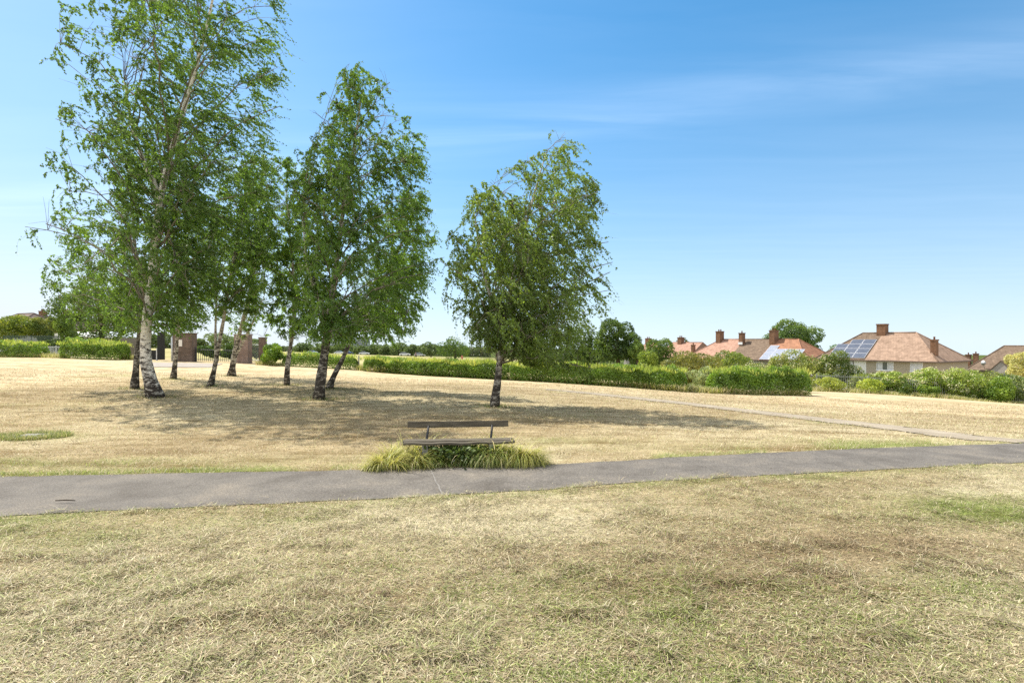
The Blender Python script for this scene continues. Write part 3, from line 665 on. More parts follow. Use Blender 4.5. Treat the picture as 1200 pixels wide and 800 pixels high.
def round_tree(label, px, d, wpx, top, bot, nleaf, size, name='broad_tree', cat='tree', dark=(.03, .05, .014), light=(.075, .105, .026), nl=16, seed=0, group=None, trunk=True, base_z=None, depth=1.0, lobe=(.34, .5), flowers=None, part='crown'):
    global rng
    rng = np.random.default_rng(5000 + seed); k = d / F
    b = np.array([(px - 600) * k, d, 0]); b[2] = tz(b[0], b[1]) if base_z is None else base_z
    root = thing(name, label, cat, b, 0, group)
    zt = H + (400 - top) * k - b[2]; zb = max(H + (400 - bot) * k - b[2], -.05)
    rx = wpx / 2 * k; c = (0, 0, (zt + zb) / 2); rd = (rx * .98, rx * depth * .98, (zt - zb) / 2 * .98)
    P, D, lc, lr = lobed(c, rd, nl, nleaf, rng, lobe=lobe, zmin=zb - .15 if trunk else -.05)
    leaf_plates(part, P, D, size, np.array(dark) * 1.7 * [1, 1.1, .8], np.array(light) * 1.75 * [1, 1.06, .85], M['hedge_leaf'], root, seed, scale=rx * .5)
    if flowers:
        nf, fs, fc = flowers; j = rng.choice(len(P), min(nf, len(P)), replace=False); j = j[D[j, 2] > -.3]
        Pf = np.repeat(P[j], 7, 0) + rng.normal(0, fs * .45, (len(j) * 7, 3)) + np.repeat(D[j], 7, 0) * .1
        Df = unit(np.repeat(D[j], 7, 0) + np.array([0, 0, .6]))
        fo_ = leaf_plates('flowers', Pf, Df, fs * .6, np.array(fc) * [.95, .95, .8], np.array(fc) * [1.15, 1.12, .95], M['hedge_leaf'], root, seed + 1, .4); fo_['kind'] = 'stuff'
    if trunk:
        mb = MB(); h0 = max(c[2], .5); r0 = max(.035 * (zt), .05)
        mb.tube([(0, 0, -.2), (.02 * rx, 0, h0 * .4), (0, 0, h0), (0, 0, h0 + rd[2] * .4)], [r0 * 1.3, r0, r0 * .75, r0 * .3], 8)
        for q in lc[: min(10, len(lc) - 1)]:
            mb.tube([(0, 0, h0 * .65), (q[0] * .4, q[1] * .4, h0 * .65 + (q[2] - h0 * .65) * .55), q], [r0 * .45, r0 * .3, r0 * .12], 5, False)
        mb.build('trunk', M['brown_bark'], root)
    return root
def hedge(label, spine, hpx, width, nleaf, seed, size=.095, name='hedge', cat='hedge', dark=(.08, .135, .02), light=(.225, .36, .06), shoots=.0, shoot_col=((.24, .33, .06), (.42, .46, .12)), rag=.3, group='clipped hedges along the edge of the turf'):
    """spine: (px, base py, d) ; hpx: heights in photo pixels at those points"""
    global rng
    rng = np.random.default_rng(7000 + seed)
    W = np.array([((p[0] - 600) / F * p[2], p[2]) for p in spine]); hh = np.array([h * p[2] / F for h, p in zip(hpx, spine)])
    t = np.concatenate([[0], np.cumsum(np.linalg.norm(np.diff(W, axis=0), axis=1))])
    b = np.array([*W.mean(0), 0]); b[2] = tz(b[0], b[1])
    root = thing(name, label, cat, b, 0, group)
    u = rng.uniform(0, t[-1], nleaf)
    # ends rounded off
    x = np.interp(u, t, W[:, 0]); y = np.interp(u, t, W[:, 1]); h = np.interp(u, t, hh)
    i = np.clip(np.searchsorted(t, u) - 1, 0, len(t) - 2); dv = unit(W[i + 1] - W[i]); nv = np.stack([-dv[:, 1], dv[:, 0]], 1)
    endf = np.clip(np.minimum(u, t[-1] - u) / (width * .5), 0, 1); endf = np.sqrt(1 - (1 - endf) ** 2)
    clump = fbm(u, np.full(nleaf, seed * 3.1), .9, seed, 3) - .5
    h = h * (1 + rag * 2 * clump) * (.35 + .65 * endf)
    a = rng.uniform(-.12, PI + .12, nleaf); ca, sa = np.cos(a), np.clip(np.sin(a), 0, 1)
    px_ = np.sign(ca) * np.abs(ca) ** .6; pz = sa ** .55
    sh = 1 - .45 * rng.random(nleaf) ** 1.6
    c2 = fbm(u * 1.0, pz * h * 1.2 + px_ * width, .55, seed + 5, 3) - .5
    off = px_ * width * .5 * sh * (1 + .5 * c2) * (.4 + .6 * endf); z = pz * h * sh * (1 + .25 * c2)
    P = np.stack([x + nv[:, 0] * off, y + nv[:, 1] * off, z], 1); P[:, 2] += terr(P[:, 0], P[:, 1]) - .02
    D = unit(np.stack([nv[:, 0] * px_, nv[:, 1] * px_, pz + .15], 1)); P -= b
    nn = unit(D + rng.normal(0, .8, (nleaf, 3)))
    leaf_plates('foliage', P, D, size, dark, light, M['hedge_leaf'], root, seed, .85, .6)
    if shoots:
        n = int(shoots * t[-1]); u = rng.uniform(0, t[-1], n); x = np.interp(u, t, W[:, 0]); y = np.interp(u, t, W[:, 1]); h = np.interp(u, t, hh)
        i = np.clip(np.searchsorted(t, u) - 1, 0, len(t) - 2); dv = unit(W[i + 1] - W[i]); o = rng.uniform(-.55, .5, n) * width
        cl = fbm(u, o * 2, .7, seed + 9, 3) - .5
        P = np.stack([x - dv[:, 1] * o, y + dv[:, 0] * o, h * (.82 + .5 * cl)], 1); P[:, 2] += terr(P[:, 0], P[:, 1]); P -= b
        A = unit(np.stack([rng.normal(0, .3, n), rng.normal(0, .3, n), np.ones(n)], 1)); S = perp(A, n)
        L = rng.uniform(.12, .38, n); me = leaf_mesh('shoots', P, A, S, L, L * .16, leaf_cols(n, P, shoot_col[0], shoot_col[1], .6, seed))
        link('shoots', me, M['grass'], root)
    return root

# hedges (photo pixel, base row, distance)
hedge('dense dark green hedge at the far left, ending at a gap in the boundary', [(-60, 417, 53), (0, 418, 52), (50, 419, 50.5)], [19, 19, 18], 1.7, 15000, 1, .11, shoots=130)
hedge('short bushy hedge with bright yellow-green top, between the gap and the gate', [(78, 420, 49.5), (110, 420, 48), (146, 420.5, 47)], [20, 22, 20], 1.8, 16000, 2, .11, shoots=170)
hedge('low hedge between the round bush and the grey post', [(333, 429, 46), (375, 430, 45.5), (419, 431.5, 45)], [15, 16, 15], 1.3, 11000, 3, .10, shoots=120)
hedge('long low hedge running behind the lone birch, tall yellow grass along its top', [(430, 436, 44), (500, 440, 41), (600, 445, 38), (700, 450, 36.5), (805, 458, 35)], [16, 18, 20, 23, 27], 1.5, 62000, 4, .095, shoots=330)
hedge('separate dark green hedge block in front of the scrub and the pink-roofed terrace', [(832, 461, 35.5), (890, 461.5, 36.5), (945, 462, 37.5)], [29, 30, 30], 1.6, 24000, 5, .10, shoots=150)
# ------------------------------------------------------------------ trees and bushes
GF = 'trees on the far side of the park'
round_tree('broad dark leafy tree with a forked trunk behind the short bushy hedge', 118, 60, 104, 325, 402, 26000, .2, seed=1, nl=22)
round_tree('small pale green tree at the side of the broad dark tree, before the grey roofs', 78, 72, 26, 366, 402, 6000, .2, seed=2, dark=(.06, .09, .02), light=(.12, .16, .04), nl=10)
round_tree('wide garden bush with yellow-green top under the grey roof at the picture edge', 20, 80, 56, 371, 402, 11000, .22, name='garden_bush', cat='bush', seed=3, dark=(.05, .075, .016), light=(.15, .165, .036), trunk=False, nl=12, group='garden bushes by the grey-roofed houses')
round_tree('tall rounded garden bush with orange-tinged tips under the twin chimneys', 53, 82, 34, 369, 402, 9000, .22, name='garden_bush', cat='bush', seed=4, dark=(.045, .07, .016), light=(.15, .15, .04), trunk=False, nl=10, group='garden bushes by the grey-roofed houses')
round_tree('low dark shrub behind the pale railings in the hedge gap', 68, 62, 32, 396, 414, 3500, .16, name='garden_bush', cat='bush', seed=5, dark=(.02, .032, .01), light=(.045, .065, .02), trunk=False, nl=7, group='garden bushes by the grey-roofed houses')
round_tree('round bright green bush beside the narrow brick post', 320, 46, 29, 401, 430, 7000, .12, name='round_bush', cat='bush', seed=6, dark=(.04, .075, .012), light=(.12, .18, .03), trunk=False, nl=12)
def far_wood(label, px0, px1, d, top, hv, n, seed, size):
    global rng
    rng = np.random.default_rng(seed); px = rng.uniform(px0, px1, n); dd = d + rng.uniform(-12, 12, n)
    x = (px - 600) / F * dd; g = terr(x, dd); tp = H - (top - 400) / F * d
    hh = (tp - g) * (.62 + .6 * (fbm(x, x * 0 + seed, 16, seed, 3)) ) ; z = rng.random(n) ** .8
    P = np.stack([x, dd, g + z * hh], 1); D = unit(rng.normal(0, 1, (n, 3)) + [0, -.5, .5])
    b = P.mean(0); b[2] = tz(b[0], b[1]); o = leaf_plates('far_wood', P - b, D, size, (.06, .085, .035), (.13, .165, .06), M['hedge_leaf'], None, seed, scale=6)
    o.location = b; tag(o, label, 'wood', kind='stuff'); return o
far_wood('unbroken band of distant trees closing the far side of the field', 150, 575, 300, 405, 0, 26000, 301, 1.1)
far_wood('distant tree belt in the dip behind the houses', 700, 1290, 240, 424, 0, 20000, 302, 1.0)
far_wood('distant tree belt behind the grey-roofed houses', -120, 160, 190, 392, 0, 9000, 303, .9)
for i, (px, d, w, top, bot, lab) in enumerate([
        (533, 165, 38, 394, 422, 'dense dome-shaped dark green tree, largest of the far tree line, left of the lone birch'),
        (505, 200, 20, 401, 418, 'mid-green far tree right next to the dark dome-shaped tree'),
        (493, 215, 8, 398, 417, 'narrow upright poplar-like tree in the far tree line'),
        (482, 222, 16, 402, 417, 'rounded dark far tree touching the narrow upright tree'),
        (467, 225, 20, 400.5, 416.5, 'taller green far tree above the parked cars'),
        (452, 232, 16, 404, 416, 'low olive far tree between two taller ones left of the parked cars'),
        (440, 240, 14, 402, 415, 'small pointed far tree right of the lower tower block'),
        (424, 245, 18, 405, 414.5, 'low far tree at the foot of the lower tower block'),
        (402, 250, 28, 403, 414, 'wide far tree at the foot of the taller tower block'),
        (376, 250, 26, 402, 413.5, 'wide far tree seen between the stout birch and the upright birch'),
        (356, 250, 22, 401.5, 413.5, 'far tree seen just right of the upright slim birch trunk'),
        (300, 150, 22, 396, 412, 'far tree seen above the pale mesh fence by the brick posts'),
        (256, 140, 40, 390, 412, 'broad pale green far tree above the black railings'),
        (232, 140, 22, 397, 411, 'small far tree just right of the pillar with the white notice'),
        (194, 150, 22, 387, 411, 'tall greyish far tree seen through the open gateway'),
        (176, 150, 16, 391, 411, 'far tree seen just left of the black gate board'),
        (279, 170, 26, 396, 412, 'dark far tree seen above the pink brick pillar')]):
    far = d > 190
    round_tree(lab, px, d, w * 1.2, top, bot + 2, 3200 if w > 12 else 1500, .0021 * d if far else .4, name='far_tree', seed=30 + i, nl=12 if w > 12 else 7, group=GF,
               dark=(.045, .065, .03) if i else (.025, .05, .014), light=(.10, .125, .055) if i else (.07, .10, .024))
round_tree('tall dark round tree behind the hedge, right of the lone birch', 724, 58, 52, 370, 432, 24000, .17, seed=60, dark=(.018, .033, .009), light=(.06, .095, .022), nl=24)
round_tree('dark leafy tree behind the weeping edge of the lone birch', 672, 62, 74, 384, 434, 18000, .18, seed=61, dark=(.015, .027, .008), light=(.05, .075, .018), nl=20)
round_tree('small pale green tree in front of the tall dark round tree', 747, 56, 24, 397, 432, 7000, .15, seed=62, dark=(.05, .08, .02), light=(.11, .15, .04), nl=12)
round_tree('windswept green tree leaning before the pink-roofed gable house', 773, 75, 42, 396, 434, 9500, .19, seed=63, dark=(.04, .065, .016), light=(.10, .13, .03), nl=14)
round_tree('great round chestnut-like tree towering behind the terrace', 931, 122, 72, 371, 428, 20000, .36, seed=64, dark=(.035, .06, .018), light=(.10, .135, .04), nl=26, lobe=(.26, .4))
round_tree('wide low tree behind the houses, seen over the gap by the solar roof', 988, 150, 34, 403, 424, 4500, .36, seed=65, dark=(.05, .085, .02), light=(.10, .16, .035))
round_tree('small dark tree behind the chimney of the pink-roofed gable house', 802, 155, 24, 395, 420, 3500, .36, seed=66, dark=(.04, .045, .025), light=(.08, .085, .04))
for i, (px, d, w, top, bot, lab) in enumerate([(243, 58, 26, 402, 421, 'dark shrub behind the black railings, next to the brown brick pillar'), (268, 60, 24, 404, 421, 'dark shrub behind the black railings, next to the pink brick pillar'), (299, 62, 16, 402, 421, 'green shrub behind the pale mesh fence')]):
    round_tree(lab, px, d, w, top, bot, 4200, .17, name='garden_bush', cat='bush', seed=70 + i, dark=(.03, .05, .015), light=(.07, .11, .025), trunk=False, nl=8, group='shrubs behind the gateway railings')
GB = 'scrub bushes along the garden boundary'
for i, (px, d, w, top, bot, n, lab, dk, lt, fl) in enumerate([
        (758, 50, 30, 411, 446, 6500, 'bright yellow-green bush at the foot of the windswept tree', (.07, .1, .02), (.17, .2, .045), None),
        (806, 52, 78, 413, 449, 15000, 'wide mid-green bush with rusty tips in front of the pink terrace roof', (.05, .065, .02), (.15, .135, .04), None),
        (858, 58, 64, 412, 450, 13000, 'rounded green bush in front of the brown terrace roof', (.05, .075, .018), (.14, .16, .04), None),
        (826, 46, 44, 430, 458, 6000, 'grey-green low bush between the long hedge and the hedge block', (.09, .11, .05), (.2, .22, .12), (60, .12, (.5, .52, .38))),
        (884, 50, 62, 424, 456, 11000, 'pale flowering bush directly above the dark hedge block', (.07, .09, .03), (.17, .18, .06), (330, .16, (.55, .53, .36))),
        (930, 62, 66, 413, 452, 13000, 'flowering bush in front of the pale solar roof of the terrace', (.065, .085, .025), (.16, .17, .05), (260, .17, (.55, .52, .33))),
        (932, 44, 34, 433, 460, 6000, 'fresh green bush growing up behind the end of the hedge block', (.06, .09, .02), (.17, .2, .05), None),
        (984, 60, 52, 413, 454, 14000, 'elder bush with cream flower heads in front of the white rendered house', (.035, .055, .014), (.11, .13, .03), (150, .2, (.58, .55, .38))),
        (962, 57.4, 22, 436, 458, 4000, 'pale weedy bush behind the first fence posts', (.07, .09, .03), (.16, .18, .06), (40, .12, (.5, .5, .36))),
        (1010, 57.0, 40, 439, 461, 5500, 'low grey-green scrub behind the fence under the black-framed window', (.08, .1, .03), (.18, .19, .07), (60, .13, (.5, .5, .36))),
        (1040, 56, 48, 436, 465, 11000, 'cream-flowered scrub bush under the wide white window', (.07, .11, .025), (.2, .23, .06), (300, .17, (.6, .58, .4))),
        (1090, 55.6, 54, 431, 468, 15000, 'largest cream-flowered scrub bush, below the tall corner chimney', (.07, .11, .025), (.2, .24, .06), (420, .17, (.6, .58, .4))),
        (1128, 55.0, 62, 433, 472, 13000, 'cream-flowered scrub bush below the gap between the last two houses', (.07, .11, .025), (.2, .23, .06), (300, .17, (.58, .57, .4))),
        (1190, 54.4, 66, 440, 478, 12000, 'grey-green scrub at the picture edge below the yellow blossom shrub', (.06, .085, .03), (.15, .17, .07), (120, .16, (.52, .53, .4))),
        (972, 54.6, 36, 442, 460, 3500, 'low pale yellow weeds in front of the first bay of the palisade fence', (.12, .14, .035), (.26, .27, .08), (30, .12, (.5, .5, .34))),
        (1020, 54.2, 36, 443, 463, 3500, 'low yellow-green weeds against the second bay of the palisade fence', (.12, .15, .03), (.26, .28, .07), None),
        (1062, 53.2, 16, 450, 466, 2500, 'small dark bush pushing through the fence below the elder scrub', (.03, .05, .012), (.09, .12, .025), None),
        (1089, 53.2, 24, 449, 468, 4000, 'small rounded green bush at the foot of the palisade fence', (.05, .085, .016), (.14, .18, .035), None),
        (1171, 52.5, 36, 441, 479, 8000, 'dark green bush covering the fence near the end of the picture', (.05, .085, .018), (.15, .20, .04), None)]):
    round_tree(lab, px, d, w, top, bot, n, .0026 * d, name='scrub_bush', cat='bush', seed=80 + i, nl=16, group=GB, dark=dk, light=lt, trunk=False, flowers=fl, part='foliage')
round_tree('pale yellow blossoming shrub in front of the last brown-roofed house', 1195, 60, 34, 412, 446, 9000, .16, name='blossom_shrub', cat='shrub', seed=110, dark=(.22, .20, .085), light=(.37, .34, .19), nl=18, trunk=False, part='foliage')

hedge('continuous pale green bramble bank filling the space between the flowering bushes', [(1000, 462, 57.6), (1060, 465, 57.0), (1120, 469, 56.2), (1215, 478, 55.2)], [21, 27, 31, 33], 2.6, 34000, 140, .15, name='bramble_bank', cat='bramble', dark=(.10, .14, .03), light=(.27, .31, .08), shoots=120, rag=.35, group='scrub along the garden boundary')
# ------------------------------------------------------------------ houses
def chimney(root, x, y, z0, z1, w, dp, pots=2, mat='chimney', parent=None, flash=False):
    mb = MB(); mb.b2((x - w / 2, y - dp / 2, z0), (x + w / 2, y + dp / 2, z1 - .16)); mb.b2((x - w / 2 - .06, y - dp / 2 - .06, z1 - .157), (x + w / 2 + .06, y + dp / 2 + .06, z1))
    c = mb.build('chimney', M[mat], parent or root)
    for i in range(pots):
        px = x + (i - (pots - 1) / 2) * w / max(pots, 1) * .9
        pb = MB(); pb.tube([(px, y, z1 + .003), (px, y, z1 + .3), (px, y, z1 + .303), (px, y, z1 + .36)], [.12, .1, .13, .13], 8); pb.build('chimney_pot', M['pot'], c)
    if flash:
        fb = MB(); fb.box((x, y - dp / 2 - .05, z0 + (z1 - z0) * .28), (w + .16, .06, .45)); fb.build('flashing', M['upvc'], c)
    return c
def house(label, corner, L, W, rise, roof, wall, hipL, hipR, rz=-57, wins=(), chims=(), group='houses beyond the garden fence', name='house', lead=True):
    px, epy, d = corner; b = GX(px, d); ze = H - (epy - 400) / F * d; h = ze - b[2]
    root = thing(name, label, 'house', b, math.radians(rz), group)
    w = MB(); w.b2((-L, 0, -.6), (0, W, h)); w.build('wall', M[wall], root)
    ov = .4; xl = -L - (ov if hipL is not None else 0); xr = ov if hipR is not None else 0
    e = h - .1; rl = -L + (hipL or 0); rr_ = -(hipR or 0); yr = W / 2; zr = h + rise
    r = MB(); V = [(xl, -ov, e), (xr, -ov, e), (xr, W + ov, e), (xl, W + ov, e), (rl, yr, zr), (rr_, yr, zr)]
    r.add(V, [(0, 1, 5, 4), (2, 3, 4, 5), (1, 2, 5), (3, 0, 4), (3, 2, 1, 0)])
    ro = r.build('roof', M[roof], root)
    rd = MB(); rd.tube([(rl, yr, zr + .02), (rr_, yr, zr + .02)], [.1, .1], 6)
    for ok, xe, xq in ((hipL, xl, rl), (hipR, xr, rr_)):
        if ok:
            for ye in (-ov, W + ov): rd.tube([(xq, yr, zr + .02), (xe, ye, e + .02)], [.09, .09], 6)
    rd.build('ridge_tile', M[roof], ro)
    g = MB(); g.b2((xl, -ov - .12, e - .12), (xr, -ov - .003, e + .03))
    if hipR is not None: g.b2((xr + .003, -ov - .12, e - .12), (xr + .12, W + ov, e + .03))
    g.build('gutter', M['gutter'], root)
    for (x0, x1, z0, z1, fm, nm, pane) in wins:
        z0 += h; z1 += h; f = MB(); t = .07
        f.b2((x0, -.06, z0), (x1, -.003, z0 + t)); f.b2((x0, -.06, z1 - t), (x1, -.003, z1))
        for i in range(nm + 1):
            xc = x0 + t / 2 + (x1 - x0 - t) * i / nm; f.b2((xc - t / 2, -.058, z0 + t + .001), (xc + t / 2, -.003, z1 - t - .001))
        f.b2((x0 - .08, -.14, z0 - .09), (x1 + .08, -.003, z0 - .003))
        fo = f.build('window', M[fm], root)
        p = MB(); p.b2((x0 + .02, -.03, z0 + .02), (x1 - .02, -.004, z1 - .02)); p.build('pane', M['glass'], fo)
        if pane:
            for s_ in pane:
                a0, a1 = s_; c = MB(); c.b2((x0 + (x1 - x0) * a0 + t, -.034, z0 + t), (x0 + (x1 - x0) * a1 - .03, -.0305, z1 - t))
                c.build('curtain', M['curtain'], fo)
    for c in chims:
        x, y, z0, z1, cw, cd, pots = c[:7]
        chimney(root, x, y, h + z0, h + z1, cw, cd, pots, parent=ro, flash=len(c) > 7)
    return root, h, ro, W, rise, ov
def panels(root, h, W, rise, ov, spots, pw, ph, mat):
    """solar panels laid on the front slope; spots: (column x, row from the eave)"""
    run = W / 2 + ov; ht = rise + .1; a = math.atan2(ht, run)
    for (x, s) in spots:
        sc = s + ph / 2; y = -ov + sc * math.cos(a) - .1 * math.sin(a); z = h - .1 + sc * math.sin(a) + .1 * math.cos(a)
        f = MB(); f.box((x + pw / 2, y, z), (pw, ph, .05), 0, a); fo = f.build('solar_panel', M['alu'], root)
        cbx = MB(); n = (-math.sin(a), math.cos(a)); cbx.box((x + pw / 2, y + n[0] * .028, z + n[1] * .028), (pw - .06, ph - .05, .012), 0, a); cbx.build('solar_cell', M[mat], fo)
dA = 72
hA = house('beige pebbledash half of the semi with a tan hipped roof and tall corner chimney', (1097, 423, dA), 8.3, 10, 3.7, 'tile_tan', 'render_beige', None, 4.2,
           wins=[(-6.95, -4.85, -1.4, -.2, 'upvc', 3, ((.02, .33), (.66, .98))), (-2.9, -1.45, -1.4, -.2, 'upvc', 2, ((.02, .5), (.5, .98))), (-6.95, -4.85, -4.2, -2.8, 'upvc', 3, ())],
           chims=[(-.75, 1.5, .1, 2.75, .62, .8, 1)])
k0 = (1097 - 600) / F * dA; cs, sn = math.cos(math.radians(-57)), math.sin(math.radians(-57))
lx, ly = k0 - 8.3 * cs, dA - 8.3 * sn
hB = house('white rendered half of the semi with solar panels and a black-framed window', (600 + lx / ly * F, 400 + (H - (H - 23 / F * dA)) / ly * F, ly), 6.7, 10, 3.7, 'tile_brown', 'render_white', 3.9, None,
           wins=[(-3.4, -1.65, -1.35, -.2, 'dark_frame', 3, ((.02, .33), (.66, .98)))], chims=[(-.1, 4.9, 2.7, 5.0, 1.15, 1.0, 0)])
pw, ph = 1.62, 1.08
panels(hB[0], hB[1], hB[3], hB[4], hB[5], [(-5.15 + c * 1.68, .35 + r_ * 1.13) for c in range(3) for r_ in range(4) if not (c == 0 and r_ == 3)], pw, ph, 'solar')
# the terrace
tc0 = np.array([(943 - 600) / F * 92, 92.0]); ez = H - 22.5 / F * 92
def along(t): p = tc0 + np.array([-cs, -sn]) * t; return (600 + p[0] / p[1] * F, 400 + (H - ez) / p[1] * F, p[1])
t1 = house('orange-roofed end house of the terrace with solar panels coloured pale for the sky they reflect', along(0), 8.1, 10, 3.5, 'tile_orange', 'render_beige', None, 4.0, chims=[(-8.0, 4.2, 2.2, 5.1, 1.0, 1.3, 2)])
panels(t1[0], t1[1], t1[3], t1[4], t1[5], [(-7.9 + c * 1.68, .1 + r_ * 1.08) for c in range(4) for r_ in range(3)] + [(-7.9, .1 + 3 * 1.08)], 1.64, 1.04, 'solar_sky_sheen')
house('brown-roofed middle house of the terrace', along(8.1), 6.1, 10, 3.5, 'tile_brown', 'render_grey', None, None, chims=[(-5.9, 3.6, 2.0, 4.7, .75, .9, 1, 1)])
house('pink-roofed end house of the terrace, its hip running down beside the twin-pot chimney', along(14.2), 9.4, 10, 3.5, 'tile_pink', 'render_grey', 4.0, None, chims=[(-5.3, 4.5, 2.7, 5.1, 1.0, 1.2, 2)])
house('low pink-roofed house joined to the terrace, a thin brick stack at its corner', (838, 420, 108), 5.5, 9, 2.8, 'tile_pink', 'render_grey', 2.6, None, chims=[(-5.6, .6, -.2, 2.6, .6, .6, 1)])
house('pink-roofed gable house at the back with one chimney on its ridge', (806, 419, 124), 8.5, 10, 3.3, 'tile_pink', 'render_grey', .01, .01, wins=[], chims=[(-6.0, 4.8, 2.8, 4.5, 1.1, 1.1, 2)])
house('pink-roofed house almost hidden behind the pale green tree', (762, 417, 140), 9, 10, 3.2, 'tile_pink', 'render_grey', 3.5, 3.5, chims=[(-5.2, 4.8, 2.4, 4.4, 1.3, 1.0, 2)])
house('distant pink-roofed house glimpsed between the terrace and the semi', (986, 425, 135), 10, 10, 2.4, 'tile_pink', 'render_grey', 3, 3, chims=[(-3.2, 4.8, 1.9, 3.1, .9, .9, 1)])
hE = house('house hidden in the dip, only its two brick chimneys showing beside the last brown roof', (1147, 441, 108), 9, 9, 1.8, 'tile_brown', 'render_grey', 3, 3, chims=[(-2.9, 3.9, 1.2, 4.1, .75, .7, 1), (-1.7, 3.9, 1.2, 4.3, .75, .7, 1)])
hR = house('last brown-roofed house with a small pointed porch gable', (1318, 438, 71.6), 16, 10, 3.4, 'tile_brown', 'render_beige', 2.6, 4, wins=[(-9.6, -7.8, -1.5, -.3, 'upvc', 3, ((.02, .4), (.6, .98)))])
gb = MB(); x0, x1, zb, zt = -13.4, -10.5, hR[1] - 1.6, hR[1] + 1.25
gb.add([(x0, -1.2, zb), (x1, -1.2, zb), (x1, -1.2, hR[1] - .35), ((x0 + x1) / 2, -1.2, zt), (x0, -1.2, hR[1] - .35), (x0, 2.4, zb), (x1, 2.4, zb), (x1, 2.4, hR[1] - .35), ((x0 + x1) / 2, 2.4, zt), (x0, 2.4, hR[1] - .35)],
       [(0, 1, 2, 3, 4), (0, 5, 6, 1), (1, 6, 7, 2), (4, 9, 5, 0), (5, 9, 8, 7, 6), (2, 7, 8, 3), (3, 8, 9, 4)])
go = gb.build('porch_gable', M['render_grey'], hR[0])
gr = MB()
for s_ in (-1, 1):
    xm = (x0 + x1) / 2; xe = x0 - .15 if s_ < 0 else x1 + .15; ze_ = hR[1] - .45
    gr.add([(xm, -1.32, zt + .03), (xe, -1.32, ze_), (xe, 2.4, ze_), (xm, 2.4, zt + .03), (xm, -1.32, zt + .12), (xe, -1.32, ze_ + .09), (xe, 2.4, ze_ + .09), (xm, 2.4, zt + .12)],
           [(0, 1, 2, 3), (4, 7, 6, 5), (0, 4, 5, 1), (1, 5, 6, 2), (2, 6, 7, 3)])
gr.build('porch_roof', M['tile_brown'], go)
gw = MB(); gw.b2((x0 + .7, -1.25, zb + .4), (x1 - .5, -1.203, hR[1] - .5)); gw.build('porch_window', M['glass'], go)
ds = MB(); ds.tube([(-14.2, -.1, hR[1] + .1), (-14.2, -.3, hR[1] + .6), (-14.2, -.35, hR[1] + .9)], [.05, .05, .05], 6)
ds.tube([(-14.22, -.42, hR[1] + .95), (-14.2, -.36, hR[1] + .95), (-14.2, -.3, hR[1] + .95)], [.36, .3, .05], 12); ds.build('satellite_dish', M['galv'], hR[0])
GL = 'grey-roofed houses beyond the broad tree'
house('grey-roofed house cut by the picture edge, a pale wall below its roof', (13, 384, 92), 11, 9, 2.6, 'tile_grey', 'render_white', 3, 3, -25, group=GL)
house('grey-roofed house with one square chimney, behind the wide garden bush', (38, 384, 104), 9, 9, 2.5, 'tile_grey', 'render_beige', 3, 3, -15, chims=[(-3.6, 4.4, 1.6, 3.35, 1.0, .9, 2)], group=GL)
house('grey-roofed house with two square chimneys, next to the small pale green tree', (77, 386, 110), 10, 9, 2.6, 'tile_grey', 'render_beige', 3, 3, -15, chims=[(-5.6, 4.4, 1.9, 4.0, 1.1, .9, 2), (-2.6, 4.0, 1.0, 2.9, 1.0, .9, 2)], group=GL)
# tower blocks
def tower(label, px0, px1, top, d):
    b = np.array([((px0 + px1) / 2 - 600) / F * d, d, -9.0]); w = (px1 - px0) / F * d; h = H - (top - 400) / F * d + 9
    root = thing('tower_block', label, 'tower block', b, 0, 'distant tower blocks')
    m = MB(); m.b2((-w / 2, 0, 0), (w / 2, 14, h)); m.b2((-w * .15, 4, h + .003), (w * .2, 10, h + 3)); m.build('wall', M['tower'], root)
    dd = MB(); dd.b2((w * .02, -.5, 0), (w * .16, -.003, h + .8)); dd.build('stair_shaft', M['tower_dark'], root)
    n = int(h / 2.9)
    for i in range(n):
        z = 2 + i * 2.9
        wb = MB(); wb.b2((-w * .46, -.2, z), (-w * .02, -.003, z + 1.2)); wb.b2((w * .2, -.2, z), (w * .46, -.003, z + 1.2)); wb.build('window_band', M['tower_dark'] if i % 1 else M['glass'], root)
tower('taller pale tower block seen between the stout birch and the leaning birch', 387, 415, 386, 820)
tower('lower pale tower block just right of the leaning birch trunk', 417, 431, 395.5, 860)

# ------------------------------------------------------------------ gateway, posts and fences
kg = 48 / F
def gp(px, d=48): return GX(px, d)
def pillar(label, px0, px1, top, d, mat, dp=.9, cap=True):
    b = gp((px0 + px1) / 2, d); k = d / F; w = (px1 - px0) * k; h = H - (top - 400) * k - b[2]
    r = thing('brick_pillar', label, 'pillar', b, .06, 'brick pillars of the park gateway')
    m = MB(); m.b2((-w / 2, -dp / 2, -.2), (w / 2, dp / 2, h - .09)); m.build('shaft', M[mat], r, .008)
    c = MB(); c.b2((-w / 2 - .04, -dp / 2 - .04, h - .087), (w / 2 + .04, dp / 2 + .04, h)); c.build('coping', M[mat], r, .008)
    return r, w, h, dp
pr = pillar('wide brown brick pillar carrying the white notice, beside the gateway', 205.5, 227.5, 390, 48, 'brick')
k = kg; sg = MB(); sg.b2((-.42, -pr[3] / 2 - .03, 1.25), (.02, -pr[3] / 2 - .003, 1.8))
so = sg.build('notice_board', M['sign'], None, .005); so.location = pr[0].location; so.rotation_euler = pr[0].rotation_euler
tag(so, 'blank-looking white notice fixed to the wide brown brick pillar', 'sign')
pillar('lighter pink brick pillar behind the low-forked birch', 277, 293, 391.5, 48.5, 'brick_pink')
pillar('narrow brown brick post next to the round bright green bush', 304.5, 311.5, 395, 48, 'brick', .5)
b = gp(186); r = thing('wooden_gate', 'black boarded gate standing open at the gateway, a low black panel at its side', 'gate', b, .12)
m = MB()
